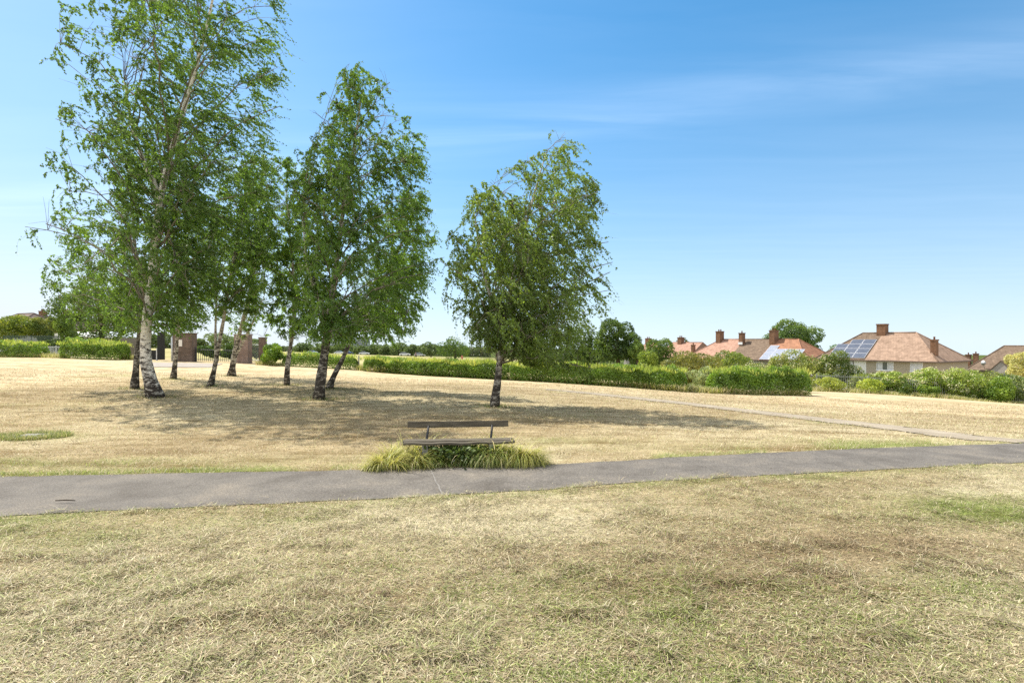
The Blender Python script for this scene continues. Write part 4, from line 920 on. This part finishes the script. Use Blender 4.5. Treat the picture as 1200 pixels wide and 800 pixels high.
for i in range(5): m.b2((-.1 + i * .118, -.03, .05), (-.1 + i * .118 + .112, .03, 2.36 + .02 * (i % 2)))
m.build('tall_panel', M['black_wood'], r)
m = MB()
for i in range(7): m.b2((-.95 + i * .11, -.03, .05), (-.95 + i * .11 + .104, .03, .85))
m.build('low_panel', M['black_wood'], r)
m = MB(); m.b2((-.185, -.06, -.2), (-.108, .06, 1.0)); m.build('gate_post', M['galv'], r)
b = gp(201.5, 47.5); r = thing('steel_post', 'thin grey steel post with a dark box on top beside the brown brick pillar', 'post', b)
m = MB(); m.tube([(0, 0, -.2), (0, 0, 2.25)], [.07, .07], 10); m.build('pole', M['galv'], r)
m = MB(); m.b2((-.12, -.12, 2.253), (.25, .12, 3.0)); m.build('head_box', M['iron'], r, .01)
def railing(label, a, c, h, mat, name='railing_fence', post_every=2.4, bar=.11, barw=.02, group=None, cat='fence', points=False, rails=(.15, .9)):
    a = np.array(a); c = np.array(c); v = c[:2] - a[:2]; Ln = np.linalg.norm(v); rz = math.atan2(v[1], v[0])
    r = thing(name, label, cat, a, rz, group); u = v / Ln
    zat = lambda s: tz(a[0] + u[0] * s, a[1] + u[1] * s) - a[2]
    np_ = max(1, int(round(Ln / post_every)))
    bars = MB(); ts = np.arange(bar / 2, Ln, bar); zz = terr(a[0] + u[0] * ts, a[1] + u[1] * ts) - a[2]
    for s, z in zip(ts, zz):
        bars.b2((s - barw / 2, -barw / 3, z + .06), (s + barw / 2, barw / 3, z + h + (.0 if not points else .03 * math.sin(s * 9))))
    bars.build('railings', M[mat], r)
    for q in rails:
        ra = MB(); n = 12
        ra.tube([(s, barw * .9, zat(s) + h * q) for s in np.linspace(0, Ln, n)], [.022] * n, 4); ra.build('rail', M[mat], r)
    for i in range(np_ + 1):
        s = min(Ln * i / np_, Ln); p = MB(); z = zat(s); p.b2((s - .035, .03, z - .3), (s + .035, .1, z + h + .06)); p.build('post', M[mat], r)
    return r
railing('black iron railings between the brown pillar and the pink brick pillar', gp(229), gp(277, 48.5), 1.12, 'iron', bar=.16, barw=.03)
railing('pale galvanised mesh fence between the pink pillar and the narrow brick post', gp(294, 49), gp(304, 49), 1.75, 'galv', name='mesh_fence', bar=.06, barw=.012, post_every=1.5)
railing('pale low railings in the hedge gap at the far left', GX(48, 54), GX(82, 52.5), 1.0, 'galv', bar=.22, barw=.05)
railing('dark green mesh fence under the garden bushes by the grey roofs', GX(4, 70), GX(68, 72), 2.35, 'green_mesh', name='mesh_fence', bar=.06, barw=.035, post_every=2.6, rails=(.2, .6, .98))
pal = railing('grey steel palisade fence running through the flowering scrub', GX(957, 56.4), GX(1215, 53.0), 1.7, 'dull_galv', name='palisade_fence', bar=.17, barw=.028, post_every=4.4)
a, c = GX(141, 51), GX(177, 50); v = c[:2] - a[:2]; r = thing('board_fence', 'grey-brown vertical board fence behind the birch trunks', 'fence', a, math.atan2(v[1], v[0]))
m = MB(); nb = 18
for i in range(nb):
    x = np.linalg.norm(v) * i / nb; m.b2((x, -.012, .02), (x + np.linalg.norm(v) / nb - .012, .012, 1.78 + .03 * (i % 3)))
m.build('boards', M['board'], r)
m = MB(); m.b2((0, .015, .4), (np.linalg.norm(v), .06, .48)); m.b2((0, .015, 1.4), (np.linalg.norm(v), .06, 1.48)); m.build('rail', M['board'], r)
b = GX(420.5, 45.2); r = thing('bollard', 'lone grey post in the gap between the two hedges', 'post', b)
m = MB(); m.tube([(0, 0, -.2), (0, 0, 1.05)], [.055, .05], 10); m.build('shaft', M['concrete'], r); m = MB(); m.tube([(0, 0, 1.053), (0, 0, 1.1)], [.06, .03], 10); m.build('cap', M['concrete'], r)
b = GX(91, 74); r = thing('garden_shed', 'long low white-roofed outbuilding behind the broad dark tree', 'shed', b, .05)
m = MB(); m.b2((-2.2, 0, 0), (2.3, 3, 2.15)); m.build('wall', M['render_grey'], r)
m = MB(); m.add([(-2.4, -.3, 2.153), (2.5, -.3, 2.153), (2.5, 3.2, 2.153), (-2.4, 3.2, 2.153), (-2.4, -.3, 2.35), (2.5, -.3, 2.35), (2.5, 1.5, 2.95), (-2.4, 1.5, 2.95), (2.5, 3.2, 2.35), (-2.4, 3.2, 2.35)],
               [(0, 3, 2, 1), (0, 1, 5, 4), (4, 5, 6, 7), (7, 6, 8, 9), (1, 2, 8, 6, 5), (0, 4, 7, 9, 3), (2, 3, 9, 8)]); m.build('roof', M['shed_white'], r)
m = MB(); m.b2((1.0, -.05, .05), (1.85, -.003, 1.95)); m.build('door', M['board'], r)
# small garden outbuilding seen behind the hedge block
b = GX(939, 62); r = thing('garden_shed', 'small pale shed roof poking out between the flowering bushes', 'shed', b, -.4)
m = MB(); m.b2((-1.6, 0, 0), (1.6, 2.4, 1.7)); m.build('wall', M['render_white'], r); m = MB(); m.b2((-1.8, -.2, 1.703), (1.8, 2.6, 1.82)); m.build('roof', M['shed_white'], r)

# ------------------------------------------------------------------ bench
bc = G(537, 541.5); bench = thing('park_bench', 'weathered wooden park bench, one back board on two steel supports, overgrown by tall grass', 'bench', bc, math.radians(5))
bl = 1.70
def plank(name, c, size, rx=0, rz=0, sag=0):
    m = MB(); n = 12; hx, hy, hz = size[0] / 2, size[1] / 2, size[2] / 2; V = []
    for i in range(n + 1):
        x = -hx + 2 * hx * i / n; s = sag * math.sin(i * 1.7) * .5 - sag * (1 - (2 * i / n - 1) ** 2)
        for dy, dz in ((-hy, -hz), (hy, -hz), (hy, hz), (-hy, hz)):
            y = dy * math.cos(rx) - dz * math.sin(rx); z = dy * math.sin(rx) + dz * math.cos(rx)
            V.append((c[0] + x * math.cos(rz) - y * math.sin(rz), c[1] + x * math.sin(rz) + y * math.cos(rz), c[2] + z + s))
    fs = [(0, 3, 2, 1), tuple(n * 4 + q for q in range(4))] + [(i * 4 + q, i * 4 + (q + 1) % 4, (i + 1) * 4 + (q + 1) % 4, (i + 1) * 4 + q) for i in range(n) for q in range(4)]
    m.add(V, fs); return m.build(name, M['old_wood'], bench, .008)
plank('back_board', (0, .30, .585), (bl, .035, .105), -.16, 0, .002)
for i, y in enumerate((-.17, -.045, .08)):
    plank('seat_slat', (.01 + (.012, -.02, .015)[i], y, .352 + (.0, .006, .002)[i]), (bl + .06 + (.03, 0, .02)[i], .108, .038), 0, (.012, -.006, .004)[i], (.012, .004, .004)[i])
for x in (-.53, .54):
    m = MB(); m.tube([(x - .015, .11, .05), (x, .14, .34), (x + .02, .215, .46), (x + .03, .265, .565)], [.02, .02, .019, .018], 4); m.build('back_support', M['iron'], bench)
    m = MB(); m.b2((x - .045, -.20, -.15), (x + .045, -.10, .325)); m.b2((x - .045, .03, -.15), (x + .045, .12, .325)); m.b2((x - .045, -.0985, .25), (x + .045, .0285, .325)); m.build('leg', M['concrete'], bench, .006)
# tall grass round the bench
rng = np.random.default_rng(99)
def clump_pts(px, py, rx, ry, n):
    c = G(px, py); a = rng.uniform(0, 2 * PI, n); r = np.sqrt(rng.random(n)); return c[0] + rx * r * np.cos(a), c[1] + ry * r * np.sin(a)
X, Y, Lh, Cc = [], [], [], []
YG = np.array([.44, .44, .12]); DG = np.array([.16, .22, .05]); ST = np.array([.62, .55, .29])
for (px, py, rx, ry, n, l0, l1, mixy) in [(456, 548, .24, .11, 1700, .2, .36, .85), (482, 547, .2, .15, 1900, .3, .46, .8), (516, 544, .24, .15, 2000, .2, .38, .35), (548, 543, .26, .16, 2400, .22, .40, .2), (578, 542, .2, .15, 1500, .2, .4, .3),
                                          (610, 542, .24, .14, 2400, .28, .46, .75), (438, 550, .12, .06, 400, .1, .2, .7), (500, 537, .22, .08, 420, .38, .5, .8), (575, 536, .28, .09, 800, .38, .52, .7), (628, 543, .1, .08, 350, .15, .3, .7)]:
    x, y = clump_pts(px, py, rx, ry, n); X.append(x); Y.append(y); Lh.append(rng.uniform(l0, l1, n) * (.55 + .45 * np.sqrt(rng.random(n))))
    u = rng.random((n, 1)); c = np.where(u < mixy, YG * rng.uniform(.7, 1.4, (n, 1)), DG * rng.uniform(.7, 1.5, (n, 1))); c = np.where(rng.random((n, 1)) < .18, ST * rng.uniform(.8, 1.2, (n, 1)), c); Cc.append(c)
X = np.concatenate(X); Y = np.concatenate(Y); Lh = np.concatenate(Lh); Cc = np.concatenate(Cc)
kp = (rng.random(len(X)) < .75) & (fbm(X, Y, .16, 90, 2) > .38); X, Y, Lh, Cc = X[kp], Y[kp], Lh[kp], Cc[kp]; n = len(X)
az = fbm(X * 1.0, Y * 1.6, .30, 88, 2) * 4 * PI - PI + rng.normal(0, .7, n) - .6
hmul = .35 + 1.35 * fbm(X, Y * 1.5, .24, 89, 2)
o = blades('tall_grass', X, Y, Lh * 1.5 * hmul, rng.uniform(.006, .015, n), rng.uniform(1.0, 1.55, n), Cc, M['grass'], rng.uniform(.6, 1.6, n), 0, 6, az)
tag(o, 'tall yellow-green grass swallowing the legs of the bench', 'grass', kind='stuff')
wc = G(540, 544); n = 1500; Pw = np.stack([wc[0] + rng.normal(-.02, .30, n), wc[1] + rng.normal(0, .10, n), tz(wc[0], wc[1]) + .30 * rng.random(n) ** .8], 1); Pw = Pw[np.abs(Pw[:, 0] - wc[0]) < .62]
o = leaf_plates('broadleaf_weeds', Pw, unit(rng.normal(0, .6, (len(Pw), 3)) + [0, -.5, .7]), .075, (.05, .085, .018), (.16, .22, .045), M['hedge_leaf'], None, 200, .5, .3, (.35, .6)); tag(o, 'dark broad-leaved weeds under the middle of the bench seat', 'weeds', kind='stuff')
# rough grass along the hedges and the fence
X, Y = [], []
for (p0, p1, d0, d1, n, w) in [(805, 834, 35.2, 35.6, 2600, .8), (946, 1205, 54.8, 51.8, 15000, 1.1), (430, 805, 43, 34, 7000, .25), (418, 432, 45, 44, 900, .8), (48, 82, 50.5, 49.5, 2600, .9), (830, 946, 34.6, 36.5, 1600, .25), (300, 333, 46.3, 45.4, 700, .5), (-10, 60, 52, 50, 1200, .3), (140, 160, 48, 48, 800, .6)]:
    t = rng.random(n); d = d0 + (d1 - d0) * t + rng.normal(0, w * .5, n); px = p0 + (p1 - p0) * t; X.append((px - 600) / F * d); Y.append(d)
X = np.concatenate(X); Y = np.concatenate(Y); n = len(X); u = rng.random((n, 1))
c = np.where(u < .6, np.array([.24, .27, .07]) * rng.uniform(.7, 1.4, (n, 1)), ST * rng.uniform(.6, 1.1, (n, 1)))
o = blades('rough_grass', X, Y, rng.uniform(.2, .6, n) * (.5 + fbm(X, Y, 1.5, 61)), rng.uniform(.02, .04, n), rng.uniform(.9, 1.5, n), c, M['grass'], .35)
tag(o, 'rough yellow-green grass along the foot of hedges and fence', 'grass', kind='stuff')

# slab, stick
b = G(41, 511); b2_ = thing('manhole_slab', 'flat grey concrete slab in a ring of green grass, far left of the bench', 'slab', b + np.array([0, 0, .0]), .1)
m = MB(); m.b2((-.30, -.20, -.05), (.30, .20, .03)); m.build('slab', M['concrete'], b2_, .012)
m = MB(); m.b2((.05, -.05, .033), (.2, .03, .04)); m.build('lifting_plate', M['iron'], b2_, .003)
n = 5200; a = rng.uniform(0, 2 * PI, n); rr2 = np.sqrt(rng.uniform(.25, 2.2, n)); X = b[0] + .52 * rr2 * np.cos(a) - .05; Y = b[1] + .34 * rr2 * np.sin(a)
c = np.where(rng.random((n, 1)) < .7, GREEN * rng.uniform(.8, 1.6, (n, 1)), ST * rng.uniform(.6, 1, (n, 1)))
o = blades('slab_grass', X, Y, rng.uniform(.05, .15, n), rng.uniform(.006, .01, n), rng.uniform(.8, 1.5, n), c, M['grass'], .4); tag(o, 'ring of greener grass round the grey concrete slab', 'grass', kind='stuff')
s0, s1 = G(65, 590), G(88, 589); m = MB(); m.tube([s0 + (0, 0, .03), (s0 + s1) / 2 + (0, .01, .034), s1 + (0, 0, .03)], [.007, .009, .006], 6)
st = m.build('stick', M['brown_bark']); tag(st, 'thin dark stick lying on the asphalt path', 'stick')
# tufts of darker clippings at the trunk bases
X, Y = [], []
for q in [o_ for o_ in COL.objects if o_.name.startswith('birch_tree')]:
    n = 320; a = rng.uniform(0, 2 * PI, n); r2 = np.abs(rng.normal(.28, .16, n)) + .08; X.append(q.location.x + r2 * np.cos(a) * 1.3); Y.append(q.location.y + r2 * np.sin(a))
X = np.concatenate(X); Y = np.concatenate(Y); n = len(X); c = np.where(rng.random((n, 1)) < .6, GREEN * rng.uniform(.7, 1.5, (n, 1)), DRY * rng.uniform(.5, 1, (n, 1)))
o = blades('trunk_grass', X, Y, rng.uniform(.06, .16, n), rng.uniform(.010, .016, n), rng.uniform(.7, 1.5, n), c, M['grass'], .4); tag(o, 'uncut green grass tufts round the feet of the birch trunks', 'grass', kind='stuff')

# ------------------------------------------------------------------ people and parked cars far off
def person(label, px, d, facing, top, legs):
    b = GX(px, d); r = thing('person', label, 'person', b, facing, 'walkers on the far field')
    J = {'pel': (0, 0, .95), 'waist': (0, 0, 1.1), 'chest': (0, .02, 1.35), 'neck': (0, .02, 1.5), 'head': (0, .0, 1.62), 'crown': (0, .01, 1.74),
         'lh': (-.1, 0, .9), 'lk': (-.11, -.12, .5), 'la': (-.11, .02, .09), 'lt': (-.11, -.14, .03), 'rh': (.1, 0, .9), 'rk': (.11, .06, .5), 'ra': (.11, .22, .1), 'rt': (.11, .08, .03),
         'ls': (-.19, .02, 1.41), 'le': (-.25, .1, 1.14), 'lw': (-.24, .02, .9), 'lf': (-.24, -.02, .8), 'rs': (.19, .02, 1.41), 're': (.25, -.02, 1.14), 'rw': (.24, -.16, .95), 'rf': (.24, -.2, .86)}
    Rr = {'pel': .14, 'waist': .125, 'chest': .15, 'neck': .055, 'head': .09, 'crown': .07, 'lh': .09, 'lk': .06, 'la': .04, 'lt': .035, 'rh': .09, 'rk': .06, 'ra': .04, 'rt': .035, 'ls': .06, 'le': .042, 'lw': .03, 'lf': .028, 'rs': .06, 're': .042, 'rw': .03, 'rf': .028}
    ks = list(J); E = [('pel', 'waist'), ('waist', 'chest'), ('chest', 'neck'), ('neck', 'head'), ('head', 'crown'), ('pel', 'lh'), ('lh', 'lk'), ('lk', 'la'), ('la', 'lt'), ('pel', 'rh'), ('rh', 'rk'), ('rk', 'ra'), ('ra', 'rt'), ('chest', 'ls'), ('ls', 'le'), ('le', 'lw'), ('lw', 'lf'), ('chest', 'rs'), ('rs', 're'), ('re', 'rw'), ('rw', 'rf')]
    def skinned(name, keys, mat, grow):
        kk = [k_ for k_ in ks if k_ in keys]; me = bpy.data.meshes.new(name)
        me.from_pydata([J[k_] for k_ in kk], [(kk.index(a_), kk.index(b_)) for a_, b_ in E if a_ in keys and b_ in keys], []); ob = link(name, me, mat, r)
        md = ob.modifiers.new('skin', 'SKIN'); sv = me.skin_vertices[0].data
        for i, k_ in enumerate(kk): sv[i].radius = (Rr[k_] * grow, Rr[k_] * grow)
        sv[0].use_root = True; ob.modifiers.new('sub', 'SUBSURF').levels = 1; ob.modifiers['sub'].render_levels = 1
    skinned('body', ks, M['skin'], 1)
    skinned('shirt', ['waist', 'chest', 'ls', 'le', 'rs', 're'], M[top], 1.16)
    skinned('trousers', ['pel', 'lh', 'lk', 'la', 'rh', 'rk', 'ra'], M[legs], 1.2)
    m = MB(); m.tube([(0, .03, 1.58), (0, .03, 1.68), (0, .02, 1.75), (0, .02, 1.79)], [.085, .108, .095, .04], 10); m.build('hair', M['hair'], r)
person('person in a red top walking in front of the dark dome-shaped far tree', 541.5, 138, .9, 'red_cloth', 'red_cloth')
person('person in dark clothes walking on the field below the parked cars', 487, 150, -.6, 'blue_cloth', 'blue_cloth')
def car(label, px, d, mat, rz):
    b = GX(px, d); r = thing('parked_car', label, 'car', b, rz, 'cars parked along the far side of the field')
    m = MB(); pr_ = [(-2.1, .35), (-2.1, .75), (-1.9, .9), (-1.0, .96), (.9, .98), (1.95, .86), (2.1, .7), (2.1, .35)]
    n = len(pr_); V = [(x, y, z) for y in (-.85, .85) for x, z in pr_]; m.add(V, [tuple(range(n))[::-1], tuple(range(n, 2 * n))] + [(i, (i + 1) % n, n + (i + 1) % n, n + i) for i in range(n)]); m.build('body', M[mat], r, .05)
    m = MB(); q = [(-1.75, .95), (-1.2, 1.42), (.25, 1.45), (1.05, .97)]; V = [(x, y * (1 if z < 1 else .82), z) for y in (-.78, .78) for x, z in q]
    m.add(V, [(3, 2, 1, 0), (4, 5, 6, 7)] + [(i, (i + 1) % 4, 4 + (i + 1) % 4, 4 + i) for i in range(4)]); m.build('window', M['glass'], r, .03)
    m = MB(); m.b2((-1.15, -.62, 1.44), (.22, .62, 1.475)); m.build('roof', M[mat], r)
    for x in (-1.3, 1.3):
        for y in (-.8, .8):
            w = MB(); w.tube([(x, y - .1, .32), (x, y + .1, .32)], [.32, .32], 14); w.build('wheel', M['tyre'], r)
car('white car parked under the far trees, left of a silver one', 474.5, 218, 'car_white', .1)
car('silver car parked beside the narrow upright far tree', 492, 214, 'car_silver', .05)
car('white car parked below the taller tower block', 398, 235, 'car_white', 0)
car('dark blue car parked right of the stout birch trunk', 408, 236, 'car_blue', 0)
car('white car parked below the lower tower block', 427, 236, 'car_white', .05)
car('silver car parked left of the stout birch trunk', 366, 236, 'car_silver', 0)

# ------------------------------------------------------------------ camera, sun, sky
cam = bpy.data.cameras.new('camera'); co = bpy.data.objects.new('camera', cam); COL.objects.link(co)
co.location = (0, 0, H); co.rotation_euler = (PI / 2, 0, 0); cam.sensor_width = 36; cam.lens = F / 1200 * 36; cam.clip_start = .05; cam.clip_end = 6000
SC.camera = co
el = math.asin(SUN[2]); az_ = math.atan2(SUN[0], SUN[1])       # clockwise from +Y
sl = bpy.data.lights.new('sun', 'SUN'); so_ = bpy.data.objects.new('sun', sl); COL.objects.link(so_)
sl.energy = 4.0; sl.angle = math.radians(.53); sl.color = (1, .95, .86)
from mathutils import Vector
so_.rotation_euler = Vector((-SUN[0], -SUN[1], -SUN[2])).to_track_quat('-Z', 'Y').to_euler()
w = bpy.data.worlds.new('World'); SC.world = w; w.use_nodes = True; nt = w.node_tree; nt.nodes.clear(); lk = nt.links
tc = N(nt, 'ShaderNodeTexCoord'); sx = N(nt, 'ShaderNodeSeparateXYZ'); lk.new(tc.outputs['Generated'], sx.inputs[0])
mxz = N(nt, 'ShaderNodeMath', operation='MAXIMUM'); mxz.inputs[1].default_value = .002; lk.new(sx.outputs['Z'], mxz.inputs[0])
mz2 = N(nt, 'ShaderNodeMath', operation='MULTIPLY_ADD'); mz2.inputs[1].default_value = .95; mz2.inputs[2].default_value = .075; lk.new(mxz.outputs[0], mz2.inputs[0])
czs = N(nt, 'ShaderNodeCombineXYZ'); lk.new(sx.outputs['X'], czs.inputs[0]); lk.new(sx.outputs['Y'], czs.inputs[1]); lk.new(mz2.outputs[0], czs.inputs[2])
cz = N(nt, 'ShaderNodeCombineXYZ'); lk.new(sx.outputs['X'], cz.inputs[0]); lk.new(sx.outputs['Y'], cz.inputs[1]); lk.new(mxz.outputs[0], cz.inputs[2])
sky = N(nt, 'ShaderNodeTexSky', sky_type='NISHITA'); sky.sun_disc = False; sky.sun_elevation = el; sky.sun_rotation = az_ % (2 * PI)
sky.air_density = 1.0; sky.dust_density = .5; sky.ozone_density = 3.0; sky.altitude = 20
lk.new(czs.outputs[0], sky.inputs['Vector'])
# thin cirrus, laid out on a plane high above the ground
dv = N(nt, 'ShaderNodeVectorMath', operation='DIVIDE'); cc = N(nt, 'ShaderNodeCombineXYZ')
for i in range(3): lk.new(mxz.outputs[0], cc.inputs[i])
lk.new(cz.outputs[0], dv.inputs[0]); lk.new(cc.outputs[0], dv.inputs[1])
mp = N(nt, 'ShaderNodeMapping'); mp.inputs['Rotation'].default_value = (0, 0, .38); mp.inputs['Scale'].default_value = (.55, 2.6, 0); lk.new(dv.outputs[0], mp.inputs['Vector'])
nz = N(nt, 'ShaderNodeTexNoise', Scale=1.1, Detail=7, Roughness=.55, Distortion=.4); lk.new(mp.outputs[0], nz.inputs['Vector'])
s2 = N(nt, 'ShaderNodeSeparateXYZ'); mp2 = N(nt, 'ShaderNodeMapping'); mp2.inputs['Rotation'].default_value = (0, 0, .38); lk.new(dv.outputs[0], mp2.inputs['Vector']); lk.new(mp2.outputs[0], s2.inputs[0])
# a long streak: gaussian band around v = 2.48
su = N(nt, 'ShaderNodeMath', operation='SUBTRACT'); su.inputs[1].default_value = 2.48; lk.new(s2.outputs['Y'], su.inputs[0])
sq = N(nt, 'ShaderNodeMath', operation='MULTIPLY'); lk.new(su.outputs[0], sq.inputs[0]); lk.new(su.outputs[0], sq.inputs[1])
ex = N(nt, 'ShaderNodeMath', operation='MULTIPLY'); ex.inputs[1].default_value = -16; lk.new(sq.outputs[0], ex.inputs[0])
ep = N(nt, 'ShaderNodeMath', operation='EXPONENT'); lk.new(ex.outputs[0], ep.inputs[0])
r = ramp(nt, [(.35, (0, 0, 0)), (.75, (1, 1, 1))]); lk.new(nz.outputs['Fac'], r.inputs['Fac'])
m1 = N(nt, 'ShaderNodeMath', operation='MULTIPLY_ADD'); m1.inputs[1].default_value = .75; m1.inputs[2].default_value = .20; lk.new(ep.outputs[0], m1.inputs[0])
m2 = N(nt, 'ShaderNodeMath', operation='MULTIPLY'); lk.new(m1.outputs[0], m2.inputs[0]); lk.new(r.outputs[0], m2.inputs[1])
m3 = N(nt, 'ShaderNodeMath', operation='MULTIPLY'); m3.inputs[1].default_value = .13; lk.new(m2.outputs[0], m3.inputs[0])
# made-up high-cloud veil, out of view overhead and behind, added for fill light
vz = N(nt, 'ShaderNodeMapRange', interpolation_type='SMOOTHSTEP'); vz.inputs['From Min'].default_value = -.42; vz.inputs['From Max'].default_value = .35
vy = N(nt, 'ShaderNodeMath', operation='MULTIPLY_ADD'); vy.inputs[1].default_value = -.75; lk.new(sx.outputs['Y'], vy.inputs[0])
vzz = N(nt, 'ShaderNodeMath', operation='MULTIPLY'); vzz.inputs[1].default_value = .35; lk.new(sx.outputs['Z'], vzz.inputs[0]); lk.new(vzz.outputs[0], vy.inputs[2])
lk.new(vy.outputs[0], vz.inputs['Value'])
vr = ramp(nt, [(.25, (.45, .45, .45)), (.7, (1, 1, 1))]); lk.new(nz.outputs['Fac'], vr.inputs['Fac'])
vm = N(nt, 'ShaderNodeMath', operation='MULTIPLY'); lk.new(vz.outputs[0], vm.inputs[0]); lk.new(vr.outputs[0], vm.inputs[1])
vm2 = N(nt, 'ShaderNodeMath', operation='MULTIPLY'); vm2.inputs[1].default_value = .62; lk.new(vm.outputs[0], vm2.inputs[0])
mx = N(nt, 'ShaderNodeMix', data_type='RGBA'); lk.new(m3.outputs[0], mx.inputs[0]); shs = N(nt, 'ShaderNodeHueSaturation', Saturation=1.38, Value=.80, Hue=.487); lk.new(sky.outputs[0], shs.inputs['Color']); pass
hz = N(nt, 'ShaderNodeMath', operation='MULTIPLY'); hz.inputs[1].default_value = -5.2; lk.new(mxz.outputs[0], hz.inputs[0])
he = N(nt, 'ShaderNodeMath', operation='EXPONENT'); lk.new(hz.outputs[0], he.inputs[0])
hm = N(nt, 'ShaderNodeMath', operation='MULTIPLY'); hm.inputs[1].default_value = .80; lk.new(he.outputs[0], hm.inputs[0])
mxh = N(nt, 'ShaderNodeMix', data_type='RGBA'); hx = N(nt, 'ShaderNodeMapRange', interpolation_type='SMOOTHSTEP'); hx.inputs['From Min'].default_value = .05; hx.inputs['From Max'].default_value = -.85; hx.inputs['To Max'].default_value = .42; lk.new(sx.outputs['X'], hx.inputs['Value'])
hq = N(nt, 'ShaderNodeMath', operation='MULTIPLY'); hq.inputs[1].default_value = -2.6; lk.new(mxz.outputs[0], hq.inputs[0]); hqe = N(nt, 'ShaderNodeMath', operation='EXPONENT'); lk.new(hq.outputs[0], hqe.inputs[0])
ha = N(nt, 'ShaderNodeMath', operation='MULTIPLY_ADD', use_clamp=True); lk.new(hx.outputs[0], ha.inputs[0]); lk.new(hqe.outputs[0], ha.inputs[1]); lk.new(hm.outputs[0], ha.inputs[2])
lk.new(ha.outputs[0], mxh.inputs[0]); lk.new(shs.outputs[0], mxh.inputs[6]); mxh.inputs[7].default_value = (3.75, 4.1, 4.4, 1); lk.new(mxh.outputs[2], mx.inputs[6]); mx.inputs[7].default_value = (7.5, 8.2, 9.2, 1)
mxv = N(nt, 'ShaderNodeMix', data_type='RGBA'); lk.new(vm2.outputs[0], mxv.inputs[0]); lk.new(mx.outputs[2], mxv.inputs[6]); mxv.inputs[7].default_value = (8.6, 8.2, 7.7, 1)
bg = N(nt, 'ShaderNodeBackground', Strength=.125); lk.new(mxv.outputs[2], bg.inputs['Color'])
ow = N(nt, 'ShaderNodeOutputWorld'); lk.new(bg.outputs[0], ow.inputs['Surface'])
SC.view_settings.view_transform = 'Standard'; SC.view_settings.look = 'None'; SC.view_settings.gamma = 1; SC.view_settings.exposure = .92
SC.cycles.max_bounces = 6; SC.cycles.transparent_max_bounces = 4; SC.cycles.use_denoising = False
